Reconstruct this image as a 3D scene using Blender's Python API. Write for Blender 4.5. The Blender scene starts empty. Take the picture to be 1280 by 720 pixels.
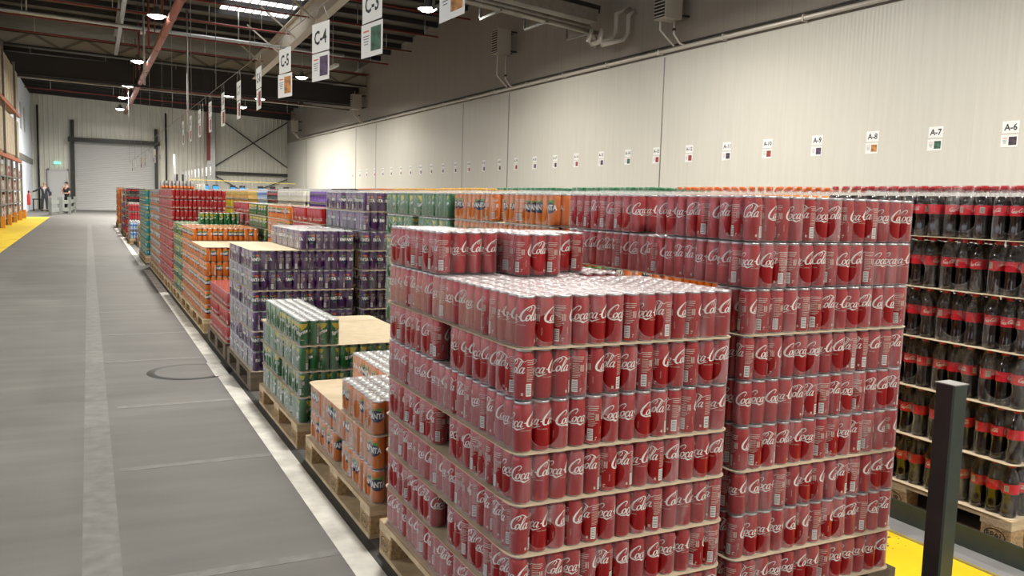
import bpy, bmesh, math, random
from mathutils import Vector, Matrix
random.seed(7)
PI = math.pi
sc = bpy.context.scene
col = sc.collection

# ------------------------------------------------------------------ camera
F_PX, YAW, PITCH, ROLL, CAM_H = 1058.1, .4647, .1014, .0285, 1.4596
cam_d = bpy.data.cameras.new('camera'); cam = bpy.data.objects.new('camera', cam_d); col.objects.link(cam)
cam_d.sensor_width = 36; cam_d.lens = 36*F_PX/1280; cam_d.clip_start = .05; cam_d.clip_end = 300
cy, sy, cp, sp = math.cos(YAW), math.sin(YAW), math.cos(PITCH), math.sin(PITCH)
fw = Vector((sy*cp, cy*cp, -sp)); rt = Vector((cy, -sy, 0)); up = rt.cross(fw)
r2 = rt*math.cos(ROLL)+up*math.sin(ROLL); u2 = -rt*math.sin(ROLL)+up*math.cos(ROLL)
cam.matrix_world = Matrix(((r2.x, u2.x, -fw.x, 0), (r2.y, u2.y, -fw.y, 0), (r2.z, u2.z, -fw.z, CAM_H), (0, 0, 0, 1)))
sc.camera = cam

# ------------------------------------------------------------------ world, exposure
w = bpy.data.worlds.new('world'); sc.world = w; w.use_nodes = True
w.node_tree.nodes['Background'].inputs[0].default_value = (.86, .91, 1.0, 1)
w.node_tree.nodes['Background'].inputs[1].default_value = 2.3
sc.view_settings.view_transform = 'Standard'; sc.view_settings.look = 'None'
sc.view_settings.gamma = 1; sc.view_settings.use_curve_mapping = False
sc.view_settings.exposure = -.05
sc.cycles.max_bounces = 7; sc.cycles.diffuse_bounces = 3; sc.cycles.glossy_bounces = 3
sc.cycles.transmission_bounces = 4; sc.cycles.transparent_max_bounces = 28
sc.cycles.sample_clamp_indirect = 4.0
sc.cycles.caustics_reflective = False; sc.cycles.caustics_refractive = False
LAMP_W = 620.0        # each high bay lamp

# ------------------------------------------------------------------ materials
MATS = {}
def mat(name, rgb=(.5, .5, .5), rough=.5, metal=0., noise=0., nscale=8., coat=0., emit=None, estr=0., bump=0., bscale=60.):
    m = bpy.data.materials.new(name); m.use_nodes = True; MATS[name] = m
    nt = m.node_tree; b = nt.nodes['Principled BSDF']
    b.inputs['Base Color'].default_value = (*rgb, 1); b.inputs['Roughness'].default_value = rough
    b.inputs['Metallic'].default_value = metal; b.inputs['Coat Weight'].default_value = coat
    b.inputs['Coat Roughness'].default_value = .12
    if emit: b.inputs['Emission Color'].default_value = (*emit, 1); b.inputs['Emission Strength'].default_value = estr
    if noise or bump:
        tc = nt.nodes.new('ShaderNodeTexCoord')
    if noise:
        n = nt.nodes.new('ShaderNodeTexNoise'); n.inputs['Scale'].default_value = nscale; n.inputs['Detail'].default_value = 5
        nt.links.new(tc.outputs['Object'], n.inputs['Vector'])
        mr = nt.nodes.new('ShaderNodeMapRange'); mr.inputs[1].default_value = .3; mr.inputs[2].default_value = .7
        mr.inputs[3].default_value = 1-noise; mr.inputs[4].default_value = 1+noise
        mx = nt.nodes.new('ShaderNodeVectorMath'); mx.operation = 'SCALE'; mx.inputs[0].default_value = rgb
        nt.links.new(n.outputs['Fac'], mr.inputs[0]); nt.links.new(mr.outputs[0], mx.inputs['Scale'])
        nt.links.new(mx.outputs[0], b.inputs['Base Color'])
    if bump:
        n2 = nt.nodes.new('ShaderNodeTexNoise'); n2.inputs['Scale'].default_value = bscale
        nt.links.new(tc.outputs['Object'], n2.inputs['Vector'])
        bp = nt.nodes.new('ShaderNodeBump'); bp.inputs['Strength'].default_value = bump; bp.inputs['Distance'].default_value = .01
        nt.links.new(n2.outputs['Fac'], bp.inputs['Height']); nt.links.new(bp.outputs[0], b.inputs['Normal'])
    return m
def N(nt, t, **k):
    n = nt.nodes.new(t)
    for a, v in k.items(): setattr(n, a, v)
    return n

mat('can_red', (.40, .011, .014), .32, .35, coat=.25)
mat('can_red_plain', (.42, .008, .008), .3, .3, coat=.25)
mat('can_green', (.012, .13, .035), .3, .45, coat=.4)
mat('can_yellow', (.55, .43, .02), .3, .35, coat=.4)
mat('can_orange', (.68, .17, .012), .3, .3, coat=.4)
mat('can_purple', (.085, .022, .125), .3, .45, coat=.4)
mat('can_teal', (.01, .25, .26), .35, .2, coat=.3)
mat('can_silver', (.55, .53, .5), .3, .8, coat=.2)
mat('aluminium', (.62, .62, .64), .33, .92)
mat('ink_white', (.82, .80, .76), .5)
mat('ink_cream', (.62, .50, .42), .5)
mat('ink_navy', (.012, .02, .07), .5)
mat('ink_leaf', (.10, .35, .03), .5)
mat('ink_darkorange', (.75, .13, .01), .5)
mat('ink_grey', (.16, .17, .18), .6)
mat('ink_black', (.01, .01, .012), .6)
mat('card', (.64, .53, .37), .85, noise=.10, nscale=14, bump=.1)
mat('wood_light', (.62, .47, .29), .8, noise=.22, nscale=9, bump=.25)
mat('wood_dark', (.17, .13, .09), .85, noise=.3, nscale=9, bump=.25)
mat('wood_block', (.46, .30, .15), .9, noise=.3, nscale=60, bump=.5, bscale=140)
mat('cola', (.010, .005, .004), .12, 0, coat=.5)
mat('pet_label_red', (.62, .012, .03), .35)
mat('cap_red', (.55, .01, .02), .4); mat('cap_orange', (.8, .2, .02), .4); mat('cap_green', (.02, .25, .10), .4)
mat('cap_yellow', (.85, .5, .03), .4); mat('cap_white', (.8, .8, .78), .4); mat('cap_black', (.03, .02, .03), .4); mat('cap_blue', (.05, .2, .6), .4)
mat('steel_dark', (.045, .045, .042), .45, .5, noise=.2, nscale=6)
mat('steel_green', (.055, .068, .060), .42, .4, noise=.15, nscale=10)
mat('steel_mid', (.22, .22, .21), .5, .5, noise=.15)
mat('steel_light', (.55, .56, .57), .4, .6, noise=.1)
mat('barrier_grey', (.24, .26, .24), .5, .3)
mat('galv', (.42, .43, .43), .4, .7, noise=.15)
mat('roof_steel', (.030, .027, .026), .6, .1)
mat('skylit_cream', (.60, .55, .47), .6)  # cream tone carries the skylight's brightness on the girder
mat('roof_deck', (.13, .118, .093), .75, noise=.15, nscale=2)
mat('gap_light', (.40, .37, .30), .7)  # pale colour for the light seen through the lattice
mat('pipe_red', (.28, .035, .03), .45)
mat('pipe_pink', (.42, .17, .15), .45, .1)
mat('duct', (.33, .30, .26), .4, .6, noise=.12)
mat('unit_grey', (.42, .38, .32), .55)
mat('conduit', (.66, .61, .54), .45, .3)
mat('sign_white', (.80, .80, .80), .6)
mat('paper', (.85, .85, .83), .7)
mat('daylit_wall', (.80, .87, .98), .6)  # white wall, with the blueish daylight put into its colour
mat('rack_orange', (.75, .30, .03), .5); mat('rack_red', (.45, .12, .05), .5)
mat('carton', (.50, .42, .30), .8, noise=.2, nscale=5); mat('carton_red', (.35, .05, .04), .7, noise=.2)
mat('suit', (.035, .038, .05), .8); mat('shirt', (.75, .75, .76), .7); mat('skin', (.55, .30, .22), .6)
mat('black_cloth', (.012, .012, .014), .8); mat('hair', (.05, .035, .03), .8)
mat('blue_box', (.03, .25, .60), .5); mat('rail_yellow', (.75, .55, .1), .5); mat('red_paint', (.6, .03, .02), .4)
mat('exit_green', (.1, .6, .35), .5, emit=(.3, 1, .7), estr=1.2)
mat('lamp_glow', (1, 1, 1), .5, emit=(1, .95, .86), estr=26)
mat('skylight_glow', (1, 1, 1), .5, emit=(.95, .98, 1.), estr=3.0)
for nm, rgb in (('photo_green', (.05, .13, .08)), ('photo_purple', (.10, .06, .12)), ('photo_red', (.32, .05, .04)), ('photo_orange', (.50, .22, .06)), ('photo_dark', (.07, .05, .07))):
    mat(nm, rgb, .7, noise=.6, nscale=18)

def film(name, tint, haze, streak=.25, edge=.62):
    m = bpy.data.materials.new(name); m.use_nodes = True; MATS[name] = m
    nt = m.node_tree; b = nt.nodes['Principled BSDF']; out = nt.nodes['Material Output']
    b.inputs['Base Color'].default_value = (*tint, 1); b.inputs['Roughness'].default_value = .16
    b.inputs['Specular IOR Level'].default_value = .7
    tr = N(nt, 'ShaderNodeBsdfTransparent'); mix = N(nt, 'ShaderNodeMixShader')
    tc = N(nt, 'ShaderNodeTexCoord'); mp = N(nt, 'ShaderNodeMapping'); mp.inputs['Scale'].default_value = (16, 16, 4)
    oi = N(nt, 'ShaderNodeObjectInfo'); add = N(nt, 'ShaderNodeVectorMath', operation='ADD'); sc_ = N(nt, 'ShaderNodeVectorMath', operation='SCALE')
    comb = N(nt, 'ShaderNodeCombineXYZ')
    nt.links.new(oi.outputs['Random'], comb.inputs[0]); nt.links.new(oi.outputs['Random'], comb.inputs[1])
    sc_.inputs['Scale'].default_value = 30; nt.links.new(comb.outputs[0], sc_.inputs[0])
    nt.links.new(tc.outputs['Object'], mp.inputs[0]); nt.links.new(mp.outputs[0], add.inputs[0]); nt.links.new(sc_.outputs[0], add.inputs[1])
    n = N(nt, 'ShaderNodeTexNoise'); n.inputs['Scale'].default_value = 1.; n.inputs['Detail'].default_value = 3; n.inputs['Distortion'].default_value = 1.2
    nt.links.new(add.outputs[0], n.inputs['Vector'])
    mr = N(nt, 'ShaderNodeMapRange'); mr.inputs[1].default_value = .48; mr.inputs[2].default_value = .75; mr.inputs[3].default_value = haze; mr.inputs[4].default_value = haze+streak
    nt.links.new(n.outputs['Fac'], mr.inputs[0])
    lw = N(nt, 'ShaderNodeLayerWeight'); lw.inputs['Blend'].default_value = .5
    pw = N(nt, 'ShaderNodeMath', operation='POWER'); pw.inputs[1].default_value = 2.6; nt.links.new(lw.outputs['Facing'], pw.inputs[0])
    fr = N(nt, 'ShaderNodeMath', operation='MULTIPLY'); fr.inputs[1].default_value = edge; nt.links.new(pw.outputs[0], fr.inputs[0])
    ad = N(nt, 'ShaderNodeMath', operation='ADD'); ad.use_clamp = True
    nt.links.new(mr.outputs[0], ad.inputs[0]); nt.links.new(fr.outputs[0], ad.inputs[1])
    bp = N(nt, 'ShaderNodeBump'); bp.inputs['Strength'].default_value = .5; bp.inputs['Distance'].default_value = .004
    nt.links.new(n.outputs['Fac'], bp.inputs['Height']); nt.links.new(bp.outputs[0], b.inputs['Normal'])
    nt.links.new(ad.outputs[0], mix.inputs[0]); nt.links.new(tr.outputs[0], mix.inputs[1]); nt.links.new(b.outputs[0], mix.inputs[2])
    nt.links.new(mix.outputs[0], out.inputs[0])
    return m
film('film', (.86, .72, .75), .05, .17, .52)
film('film_top', (.80, .70, .72), .03, .22)
film('film_thin', (.8, .8, .82), .0, .05, .18)
film('film_fresh', (.82, .86, .84), .03, .13)
for nm, c_, h_ in (('orange', (.80, .33, .12), .5), ('plain', (.65, .10, .09), .45), ('lemon', (.35, .62, .38), .45), ('silver', (.7, .6, .5), .3), ('teal', (.5, .6, .4), .3), ('grape', (.5, .35, .6), .2), ('cola', (.7, .4, .4), .2)): film('top_'+nm, c_, h_, .2)
film('film_clear', (.8, .8, .82), .015, .17, .32)
film('bottle_plastic', (.85, .9, .88), .03, .03)

# ------------------------------------------------------------------ mesh builder
class MB:
    def __init__(s): s.v = []; s.f = []; s.m = []; s.sm = []; s.slots = []
    def slot(s, name):
        if name not in s.slots: s.slots.append(name)
        return s.slots.index(name)
    def add(s, vs, fs, m, smooth=False):
        b = len(s.v); s.v += [tuple(v) for v in vs]; k = s.slot(m)
        for f in fs: s.f.append(tuple(b+i for i in f)); s.m.append(k); s.sm.append(smooth)
        return s
    def box(s, x0, x1, y0, y1, z0, z1, m):
        vs = [(x0, y0, z0), (x1, y0, z0), (x1, y1, z0), (x0, y1, z0), (x0, y0, z1), (x1, y0, z1), (x1, y1, z1), (x0, y1, z1)]
        return s.add(vs, [(0, 3, 2, 1), (4, 5, 6, 7), (0, 1, 5, 4), (1, 2, 6, 5), (2, 3, 7, 6), (3, 0, 4, 7)], m)
    def bbox(s, x0, x1, y0, y1, z0, z1, m, c=.004):    # chamfered box
        a = [(x0+c, y0, 0), (x1-c, y0, 0), (x1, y0+c, 0), (x1, y1-c, 0), (x1-c, y1, 0), (x0+c, y1, 0), (x0, y1-c, 0), (x0, y0+c, 0)]
        vs = [(p[0], p[1], z0) for p in a]+[(p[0], p[1], z1) for p in a]
        fs = [tuple(reversed(range(8))), tuple(range(8, 16))]+[(i, (i+1) % 8, 8+(i+1) % 8, 8+i) for i in range(8)]
        return s.add(vs, fs, m)
    def bar(s, a, b, wx, wz, m):     # rectangular bar from a to b
        a, b = Vector(a), Vector(b); d = (b-a).normalized()
        n = d.cross(Vector((0, 0, 1)));  n = n.normalized() if n.length > 1e-4 else Vector((1, 0, 0))
        u = n.cross(d); vs = []
        for p in (a, b):
            for i, j in ((-1, -1), (1, -1), (1, 1), (-1, 1)): vs.append(p+n*i*wx/2+u*j*wz/2)
        return s.add(vs, [(0, 1, 2, 3), (7, 6, 5, 4), (0, 4, 5, 1), (1, 5, 6, 2), (2, 6, 7, 3), (3, 7, 4, 0)], m)
    def tube(s, pts, r, m, n=8, smooth=True):
        pts = [Vector(p) for p in pts]; rings = []
        ref = None
        for i, p in enumerate(pts):
            d = (pts[min(i+1, len(pts)-1)]-pts[max(i-1, 0)]).normalized()
            if ref is None:
                ref = Vector((0, 0, 1)) if abs(d.z) < .9 else Vector((1, 0, 0))
            a = (ref-d*ref.dot(d)).normalized(); b = d.cross(a); ref = a
            rings.append([p+a*r*math.cos(2*PI*k/n)+b*r*math.sin(2*PI*k/n) for k in range(n)])
        vs = [v for q in rings for v in q]; fs = []
        for i in range(len(pts)-1):
            for k in range(n): fs.append((i*n+k, i*n+(k+1) % n, (i+1)*n+(k+1) % n, (i+1)*n+k))
        fs2 = [tuple(reversed(range(n))), tuple(range((len(pts)-1)*n, len(pts)*n))]
        s.add(vs, fs, m, smooth); b = len(s.v)-len(vs); k = s.slot(m)
        for f in fs2: s.f.append(tuple(b+i for i in f)); s.m.append(k); s.sm.append(False)
        return s
    def lathe(s, prof, m, n=20, ms=None, cx=0, cy=0, z0=0):
        vs = []
        for r, z in prof:
            for k in range(n): vs.append((cx+r*math.cos(2*PI*k/n), cy+r*math.sin(2*PI*k/n), z0+z))
        b = len(s.v); s.v += vs
        for i in range(len(prof)-1):
            mm = s.slot(ms[i] if ms else m)
            for k in range(n):
                s.f.append((b+i*n+k, b+i*n+(k+1) % n, b+(i+1)*n+(k+1) % n, b+(i+1)*n+k)); s.m.append(mm); s.sm.append(True)
        mm = s.slot(ms[0] if ms else m); s.f.append(tuple(b+k for k in reversed(range(n)))); s.m.append(mm); s.sm.append(False)
        mm = s.slot(ms[-1] if ms else m); s.f.append(tuple(b+(len(prof)-1)*n+k for k in range(n))); s.m.append(mm); s.sm.append(False)
        return s
    def merge(s, o, M=None):
        b = len(s.v); s.v += [tuple(M @ Vector(v)) if M else v for v in o.v]
        mp = [s.slot(x) for x in o.slots]
        for f, m, sm in zip(o.f, o.m, o.sm): s.f.append(tuple(b+i for i in f)); s.m.append(mp[m]); s.sm.append(sm)
        return s
    def mesh(s, name):
        me = bpy.data.meshes.new(name); me.from_pydata(s.v, [], s.f)
        for x in s.slots: me.materials.append(MATS[x])
        me.polygons.foreach_set('material_index', s.m); me.polygons.foreach_set('use_smooth', s.sm)
        me.update(); return me
    def build(s, name, parent=None, loc=(0, 0, 0), rot=(0, 0, 0), **kw):
        return inst(s.mesh(name), name, parent, loc, rot, **kw)
def inst(me, name, parent=None, loc=(0, 0, 0), rot=(0, 0, 0), label=None, cat=None, group=None, kind=None):
    o = bpy.data.objects.new(name, me); o.location = loc; o.rotation_euler = rot
    if parent: o.parent = parent
    if label: o['label'] = label
    if cat: o['category'] = cat
    if group: o['group'] = group
    if kind: o['kind'] = kind
    col.objects.link(o); return o
def thing(name, label, cat, loc=(0, 0, 0), rz=0, group=None):
    return inst(None, name, None, loc, (0, 0, rz), label, cat, group)
def ordn(n):
    w_ = ['first', 'second', 'third', 'fourth', 'fifth', 'sixth', 'seventh', 'eighth', 'ninth', 'tenth', 'eleventh', 'twelfth', 'thirteenth', 'fourteenth', 'fifteenth', 'sixteenth', 'seventeenth', 'eighteenth', 'nineteenth', 'twentieth']
    if n <= 20: return w_[n-1]
    t = {2: 'twenty', 3: 'thirty', 4: 'forty'}[n//10]
    return t+'-'+w_[n % 10-1] if n % 10 else {3: 'thirtieth', 4: 'fortieth'}[n//10]

# ------------------------------------------------------------------ flat lettering as (verts, faces), later wrapped or laid flat
_font_cache = {}
def text2d(s, bold=0., shear=0.):
    k = (s, bold, shear)
    if k in _font_cache: return _font_cache[k]
    cu = bpy.data.curves.new('t', 'FONT'); cu.body = s; cu.size = 1; cu.offset = bold; cu.shear = shear; cu.resolution_u = 2
    cu.align_x = 'CENTER'; cu.align_y = 'CENTER'
    o = bpy.data.objects.new('t', cu); col.objects.link(o)
    dg = bpy.context.evaluated_depsgraph_get(); dg.update()
    me = bpy.data.meshes.new_from_object(o.evaluated_get(dg))
    vs = [(v.co.x, v.co.y) for v in me.vertices]; fs = [tuple(p.vertices) for p in me.polygons]
    bpy.data.objects.remove(o); bpy.data.curves.remove(cu); bpy.data.meshes.remove(me)
    xs = [v[0] for v in vs]; ys = [v[1] for v in vs]
    mx, my = (min(xs)+max(xs))/2, (min(ys)+max(ys))/2; h = max(ys)-min(ys)
    vs = [((x-mx)/h, (y-my)/h) for x, y in vs]
    _font_cache[k] = (vs, fs); return vs, fs
def place2d(shape, size, u0, z0, ang=0., sx=1.):
    c, s_ = math.cos(ang), math.sin(ang)
    return [((x*sx*c-y*s_)*size+u0, (x*sx*s_+y*c)*size+z0) for x, y in shape[0]], shape[1]
def wrap(mb, shape, R, m, eps=.0005, cut=.005):
    bm = bmesh.new(); vs = [bm.verts.new((x, 0, z)) for x, z in shape[0]]
    for f in shape[1]:
        try: bm.faces.new([vs[i] for i in f])
        except ValueError: pass
    if not bm.verts: return
    lo = min(v.co.x for v in bm.verts); hi = max(v.co.x for v in bm.verts)
    x = math.ceil(lo/cut)*cut
    while x < hi:
        bmesh.ops.bisect_plane(bm, geom=bm.verts[:]+bm.edges[:]+bm.faces[:], plane_co=(x, 0, 0), plane_no=(1, 0, 0)); x += cut
    bm.verts.index_update()
    out = []
    for v in bm.verts:
        a = v.co.x/R-PI/2; out.append(((R+eps)*math.cos(a), (R+eps)*math.sin(a), v.co.z))
    mb.add(out, [tuple(v.index for v in f.verts) for f in bm.faces], m); bm.free()
def rect2d(x0, x1, z0, z1): return [(x0, z0), (x1, z0), (x1, z1), (x0, z1)], [(0, 1, 2, 3)]
def ellipse2d(cx, cz, rx, rz, n=18, ang=0):
    c, s_ = math.cos(ang), math.sin(ang); vs = []
    for k in range(n):
        x, y = rx*math.cos(2*PI*k/n), rz*math.sin(2*PI*k/n); vs.append((cx+x*c-y*s_, cz+x*s_+y*c))
    return vs, [tuple(range(n))]
def lay(mb, shape, fn, m):     # fn maps (u,v) to xyz
    mb.add([fn(x, z) for x, z in shape[0]], shape[1], m)

# script lettering drawn as pen strokes: each stroke a list of (x, y, width)
def smooth_stroke(p, sub=4):
    out = []
    for i in range(len(p)-1):
        p0, p1, p2, p3 = p[max(i-1, 0)], p[i], p[i+1], p[min(i+2, len(p)-1)]
        for k in range(sub):
            t = k/sub
            out.append(tuple(.5*(2*b+(c-a)*t+(2*a-5*b+4*c-d)*t*t+(3*b-a-3*c+d)*t**3) for a, b, c, d in zip(p0, p1, p2, p3)))
    out.append(p[-1]); return out
def ribbon(p, vs, fs):
    q = smooth_stroke(p); b = len(vs)
    for i, (x, y, w_) in enumerate(q):
        a, c = q[max(i-1, 0)], q[min(i+1, len(q)-1)]
        dx, dy = c[0]-a[0], c[1]-a[1]; l = math.hypot(dx, dy) or 1
        nx, ny = -dy/l*w_/2, dx/l*w_/2; vs += [(x+nx, y+ny), (x-nx, y-ny)]
    for i in range(len(q)-1): fs.append((b+2*i, b+2*i+1, b+2*i+3, b+2*i+2))
def script_logo():
    vs, fs = [], []
    def C(x): ribbon([(x+1.45, 1.45, .1), (x+1.72, 1.95, .14), (x+1.45, 2.3, .16), (x+.95, 2.1, .2), (x+.45, 1.45, .36), (x+.32, .75, .4), (x+.6, .15, .26), (x+1.1, .05, .16), (x+1.55, .4, .1)], vs, fs)
    def o(x): ribbon([(x+.4, 1., .1), (x+.12, .75, .2), (x+.1, .3, .24), (x+.35, .02, .14), (x+.65, .3, .22), (x+.66, .72, .2), (x+.4, 1., .1), (x+.6, .9, .08), (x+.95, .85, .06)], vs, fs)
    def c_(x): ribbon([(x+.6, .78, .16), (x+.42, 1., .12), (x+.13, .72, .22), (x+.12, .28, .24), (x+.36, .02, .16), (x+.75, .3, .08)], vs, fs)
    def a_(x):
        ribbon([(x+.6, .85, .1), (x+.36, 1., .12), (x+.1, .65, .22), (x+.1, .25, .24), (x+.3, .03, .14), (x+.6, .4, .1)], vs, fs)
        ribbon([(x+.72, .98, .2), (x+.62, .3, .24), (x+.78, .03, .16), (x+1.05, .25, .08)], vs, fs)
    def l_(x): ribbon([(x+.1, .55, .08), (x+.5, 1.5, .14), (x+.5, 2.1, .12), (x+.3, 2.1, .14), (x+.16, 1.2, .22), (x+.14, .3, .22), (x+.32, .02, .16), (x+.55, .25, .08)], vs, fs)
    C(0); o(1.25); c_(2.1); a_(2.8)
    ribbon([(3.9, .62, .12), (4.05, .68, .18), (4.25, .62, .12)], vs, fs)
    C(4.05); o(5.3); l_(6.1); a_(6.6)
    ribbon([(5.1, 1.6, .08), (5.6, 2.45, .12), (6.3, 2.3, .14), (6.9, 1.9, .1), (7.4, 2.2, .06)], vs, fs)
    ribbon([(.75, -.02, .12), (1.5, -.22, .16), (2.4, -.2, .2), (3.0, -.45, .26), (3.5, -.3, .16), (4.3, -.1, .05)], vs, fs)
    vs = [((x-3.9+.38*y)/2.3, (y-1)/2.3) for x, y in vs]      # height one, slanted
    return vs, fs
LOGO = script_logo()

# ------------------------------------------------------------------ drink cans
D = .0585; CR = .0286; CH = .1475
CAN_PROF = [(.016, .004), (.021, .0015), (.0225, 0), (.0255, .004), (.0286, .011), (.0286, .128), (.0272, .1345), (.0249, .1405), (.0262, .1425), (.0262, .1468), (.0248, .1475), (.0240, .1455), (.0222, .1425)]
def info_panel(mb, R, m='ink_cream', u=None):
    u0 = PI*R if u is None else u
    for i, z in enumerate((.116, .110, .104)): wrap(mb, rect2d(u0-.016, u0+.016-.004*(i == 2), z, z+.0022), R, m)
    for i in range(6): wrap(mb, rect2d(u0-.017, u0+.002+.003*(i % 2), .096-i*.0048, .0975-i*.0048), R, m)
    for i in range(3): wrap(mb, rect2d(u0+.006+i*.0042, u0+.0085+i*.0042, .074, .094), R, m)
    for i, z in enumerate((.066, .061, .0565)): wrap(mb, rect2d(u0-.017, u0+.012-.006*i, z, z+.0016), R, m)
    wrap(mb, rect2d(u0-.018, u0-.001, .014, .050), R, 'ink_white')
    for i in range(6): wrap(mb, rect2d(u0-.0165, u0-.0025, .018+i*.0052, .0205+i*.0052), R, 'ink_grey', .0008, .02)
    for i in range(2): wrap(mb, rect2d(u0+.006, u0+.009+.003*i, .016+i*.006, .019+i*.006), R, m)
def can_mb(kind):
    mb = MB(); body = {'cola': 'can_red', 'plain': 'can_red_plain', 'lemon': 'can_green', 'orange': 'can_orange', 'grape': 'can_purple', 'teal': 'can_teal', 'silver': 'can_silver'}[kind]
    A = 'aluminium'
    ms = [A, A, A, body, body, body, body if kind != 'plain' else body, A, A, A, A, A]
    mb.lathe(CAN_PROF, body, 20, ms)
    mb.box(-.006, .006, -.003, .012, .1426, .1437, A)     # pull tab
    R = CR
    if kind == 'cola':
        wrap(mb, place2d(LOGO, .040, 0, .094, .05), R, 'ink_white')
        wrap(mb, place2d(text2d('GOUT ORIGINAL', .01), .0032, .012, .066), R, 'ink_cream')
        info_panel(mb, R)
        wrap(mb, place2d(text2d('Coca-Cola', .01), .0035, -.066, .045, PI/2), R, 'ink_cream')
        wrap(mb, rect2d(.058, .064, .016, .024), R, 'ink_cream')
    elif kind == 'plain':
        wrap(mb, place2d(LOGO, .024, 0, .043, PI/2*0), R, 'ink_white')
        wrap(mb, rect2d(PI*R-.014, PI*R+.014, .02, .05), R, 'ink_cream')
    elif kind == 'lemon':
        wrap(mb, ([(-.030, .129), (.034, .129), (.026, .112), (.004, .094), (-.010, .086), (-.006, .100), (-.020, .108)], [(0, 6, 5, 4, 3, 2, 1)]), R, 'can_yellow')
        wrap(mb, place2d(text2d('Sprite', .03, .2), .027, .002, .076, .42), R, 'ink_white', .0008)
        wrap(mb, rect2d(-.010, .012, .034, .0365), R, 'ink_cream')
        wrap(mb, ([(PI*R-.022, .129), (PI*R+.022, .129), (PI*R+.012, .104), (PI*R-.01, .112)], [(0, 3, 2, 1)]), R, 'can_yellow')
        info_panel(mb, R)
    elif kind in ('orange', 'grape'):
        wrap(mb, ellipse2d(.010, .107, .020, .011, 14, .3), R, 'ink_leaf' if kind == 'orange' else 'ink_darkorange', .0003)
        wrap(mb, ellipse2d(-.014, .106, .015, .008, 12, -.5), R, 'ink_leaf', .0004)
        wrap(mb, ellipse2d(0, .082, .036, .026, 20), R, 'ink_navy', .0006)
        wrap(mb, place2d(text2d('FANTA', .045), .026, 0, .084, .03, .78), R, 'ink_white', .0010)
        wrap(mb, ellipse2d(.002, .056, .012, .006, 12), R, 'ink_darkorange' if kind == 'orange' else 'ink_leaf', .0004)
        info_panel(mb, R, 'ink_white' if kind == 'orange' else 'ink_cream')
    elif kind == 'teal':
        mb.lathe([(CR+.0004, .112), (CR+.0004, .128), (.0276, .1345)], 'can_yellow', 16)
        wrap(mb, ellipse2d(0, .07, .010, .012), R, 'ink_white')
    elif kind == 'silver':
        mb.lathe([(CR+.0004, .012), (CR+.0004, .062)], 'can_orange', 16)
        wrap(mb, ellipse2d(0, .09, .022, .02), R, 'ink_grey')
    return mb
KINDS = ['cola', 'plain', 'lemon', 'orange', 'grape', 'teal', 'silver']
CANMB = {k: can_mb(k) for k in KINDS}
CANME = {k: CANMB[k].mesh(k+'_can') for k in KINDS}

# shrink film: three cans by four cans; round opening in each three-can end
HX, HY, HZ = 1.5*D+.0002, 2*D+.0002, .1482
def film_mb(m='film', top='film_top', hx=HX, hy=HY, hz=HZ, r=.0275, hole=(.047, .042, .056), cap=None):
    mb = MB(); n = 4
    ring = []
    for cx, cy, a0 in ((hx-r, -hy+r, -PI/2), (hx-r, hy-r, 0), (-hx+r, hy-r, PI/2), (-hx+r, -hy+r, PI)):
        for k in range(n+1):
            a = a0+PI/2*k/n; ring.append((cx+r*math.cos(a), cy+r*math.sin(a)))
    L = len(ring)
    vs = [(x, y, .001) for x, y in ring]+[(x, y, hz) for x, y in ring]+[(x*.985, y*.985, hz+.0012) for x, y in ring]
    skip = {L-1, 2*(n+1)-1}       # the two hole faces (between corners): y- face and y+ face
    fs = []
    for i in range(L):
        j = (i+1) % L
        if i in skip: continue
        fs.append((i, j, L+j, L+i))
    mb.add(vs, fs, m, False)
    if cap: vs[2*L:] = [(x-math.copysign(.015, x), y-math.copysign(.015, y), cap) for x, y in ring]
    for i in range(L): mb.add([vs[L+i], vs[L+(i+1) % L], vs[2*L+(i+1) % L], vs[2*L+i]], [(0, 1, 2, 3)], m)
    mb.add([vs[2*L+i] for i in range(L)], [tuple(range(L))], top)
    rx, rz, cz = hole; K = 28
    for sgn in (-1, 1):
        y = sgn*hy; inner, outer = [], []
        X = hx-r
        for k in range(K):
            a = 2*PI*k/K; c, s_ = math.cos(a), math.sin(a)
            inner.append((rx*c, y, cz+rz*s_))
            t = min(X/abs(c) if abs(c) > 1e-6 else 9, ((hz-cz)/s_) if s_ > 1e-6 else 9, ((cz-.001)/-s_) if s_ < -1e-6 else 9)
            outer.append((t*c, y, cz+t*s_))
        pts = inner+outer
        f = []
        for k in range(K):
            q = (k, (k+1) % K, K+(k+1) % K, K+k); f.append(q if sgn < 0 else tuple(reversed(q)))
        mb.add(pts, f, m)
        for cxn, czn in ((X, hz), (-X, hz), (-X, .001), (X, .001)):     # corners left by the radial fan
            ks = sorted(range(K), key=lambda k: (outer[k][0]-cxn)**2+(outer[k][2]-czn)**2)[:2]
            mb.add([(cxn, y, czn), outer[ks[0]], outer[ks[1]]], [(0, 1, 2)], m)
        rim = inner+[inner[0]]
        mb.tube([(p[0], p[1], p[2]) for p in rim], .0007, m, 4)
    return mb
FILM = film_mb().mesh('shrink_film')
FILM2 = film_mb('film_fresh', 'film_fresh').mesh('shrink_film')

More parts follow.
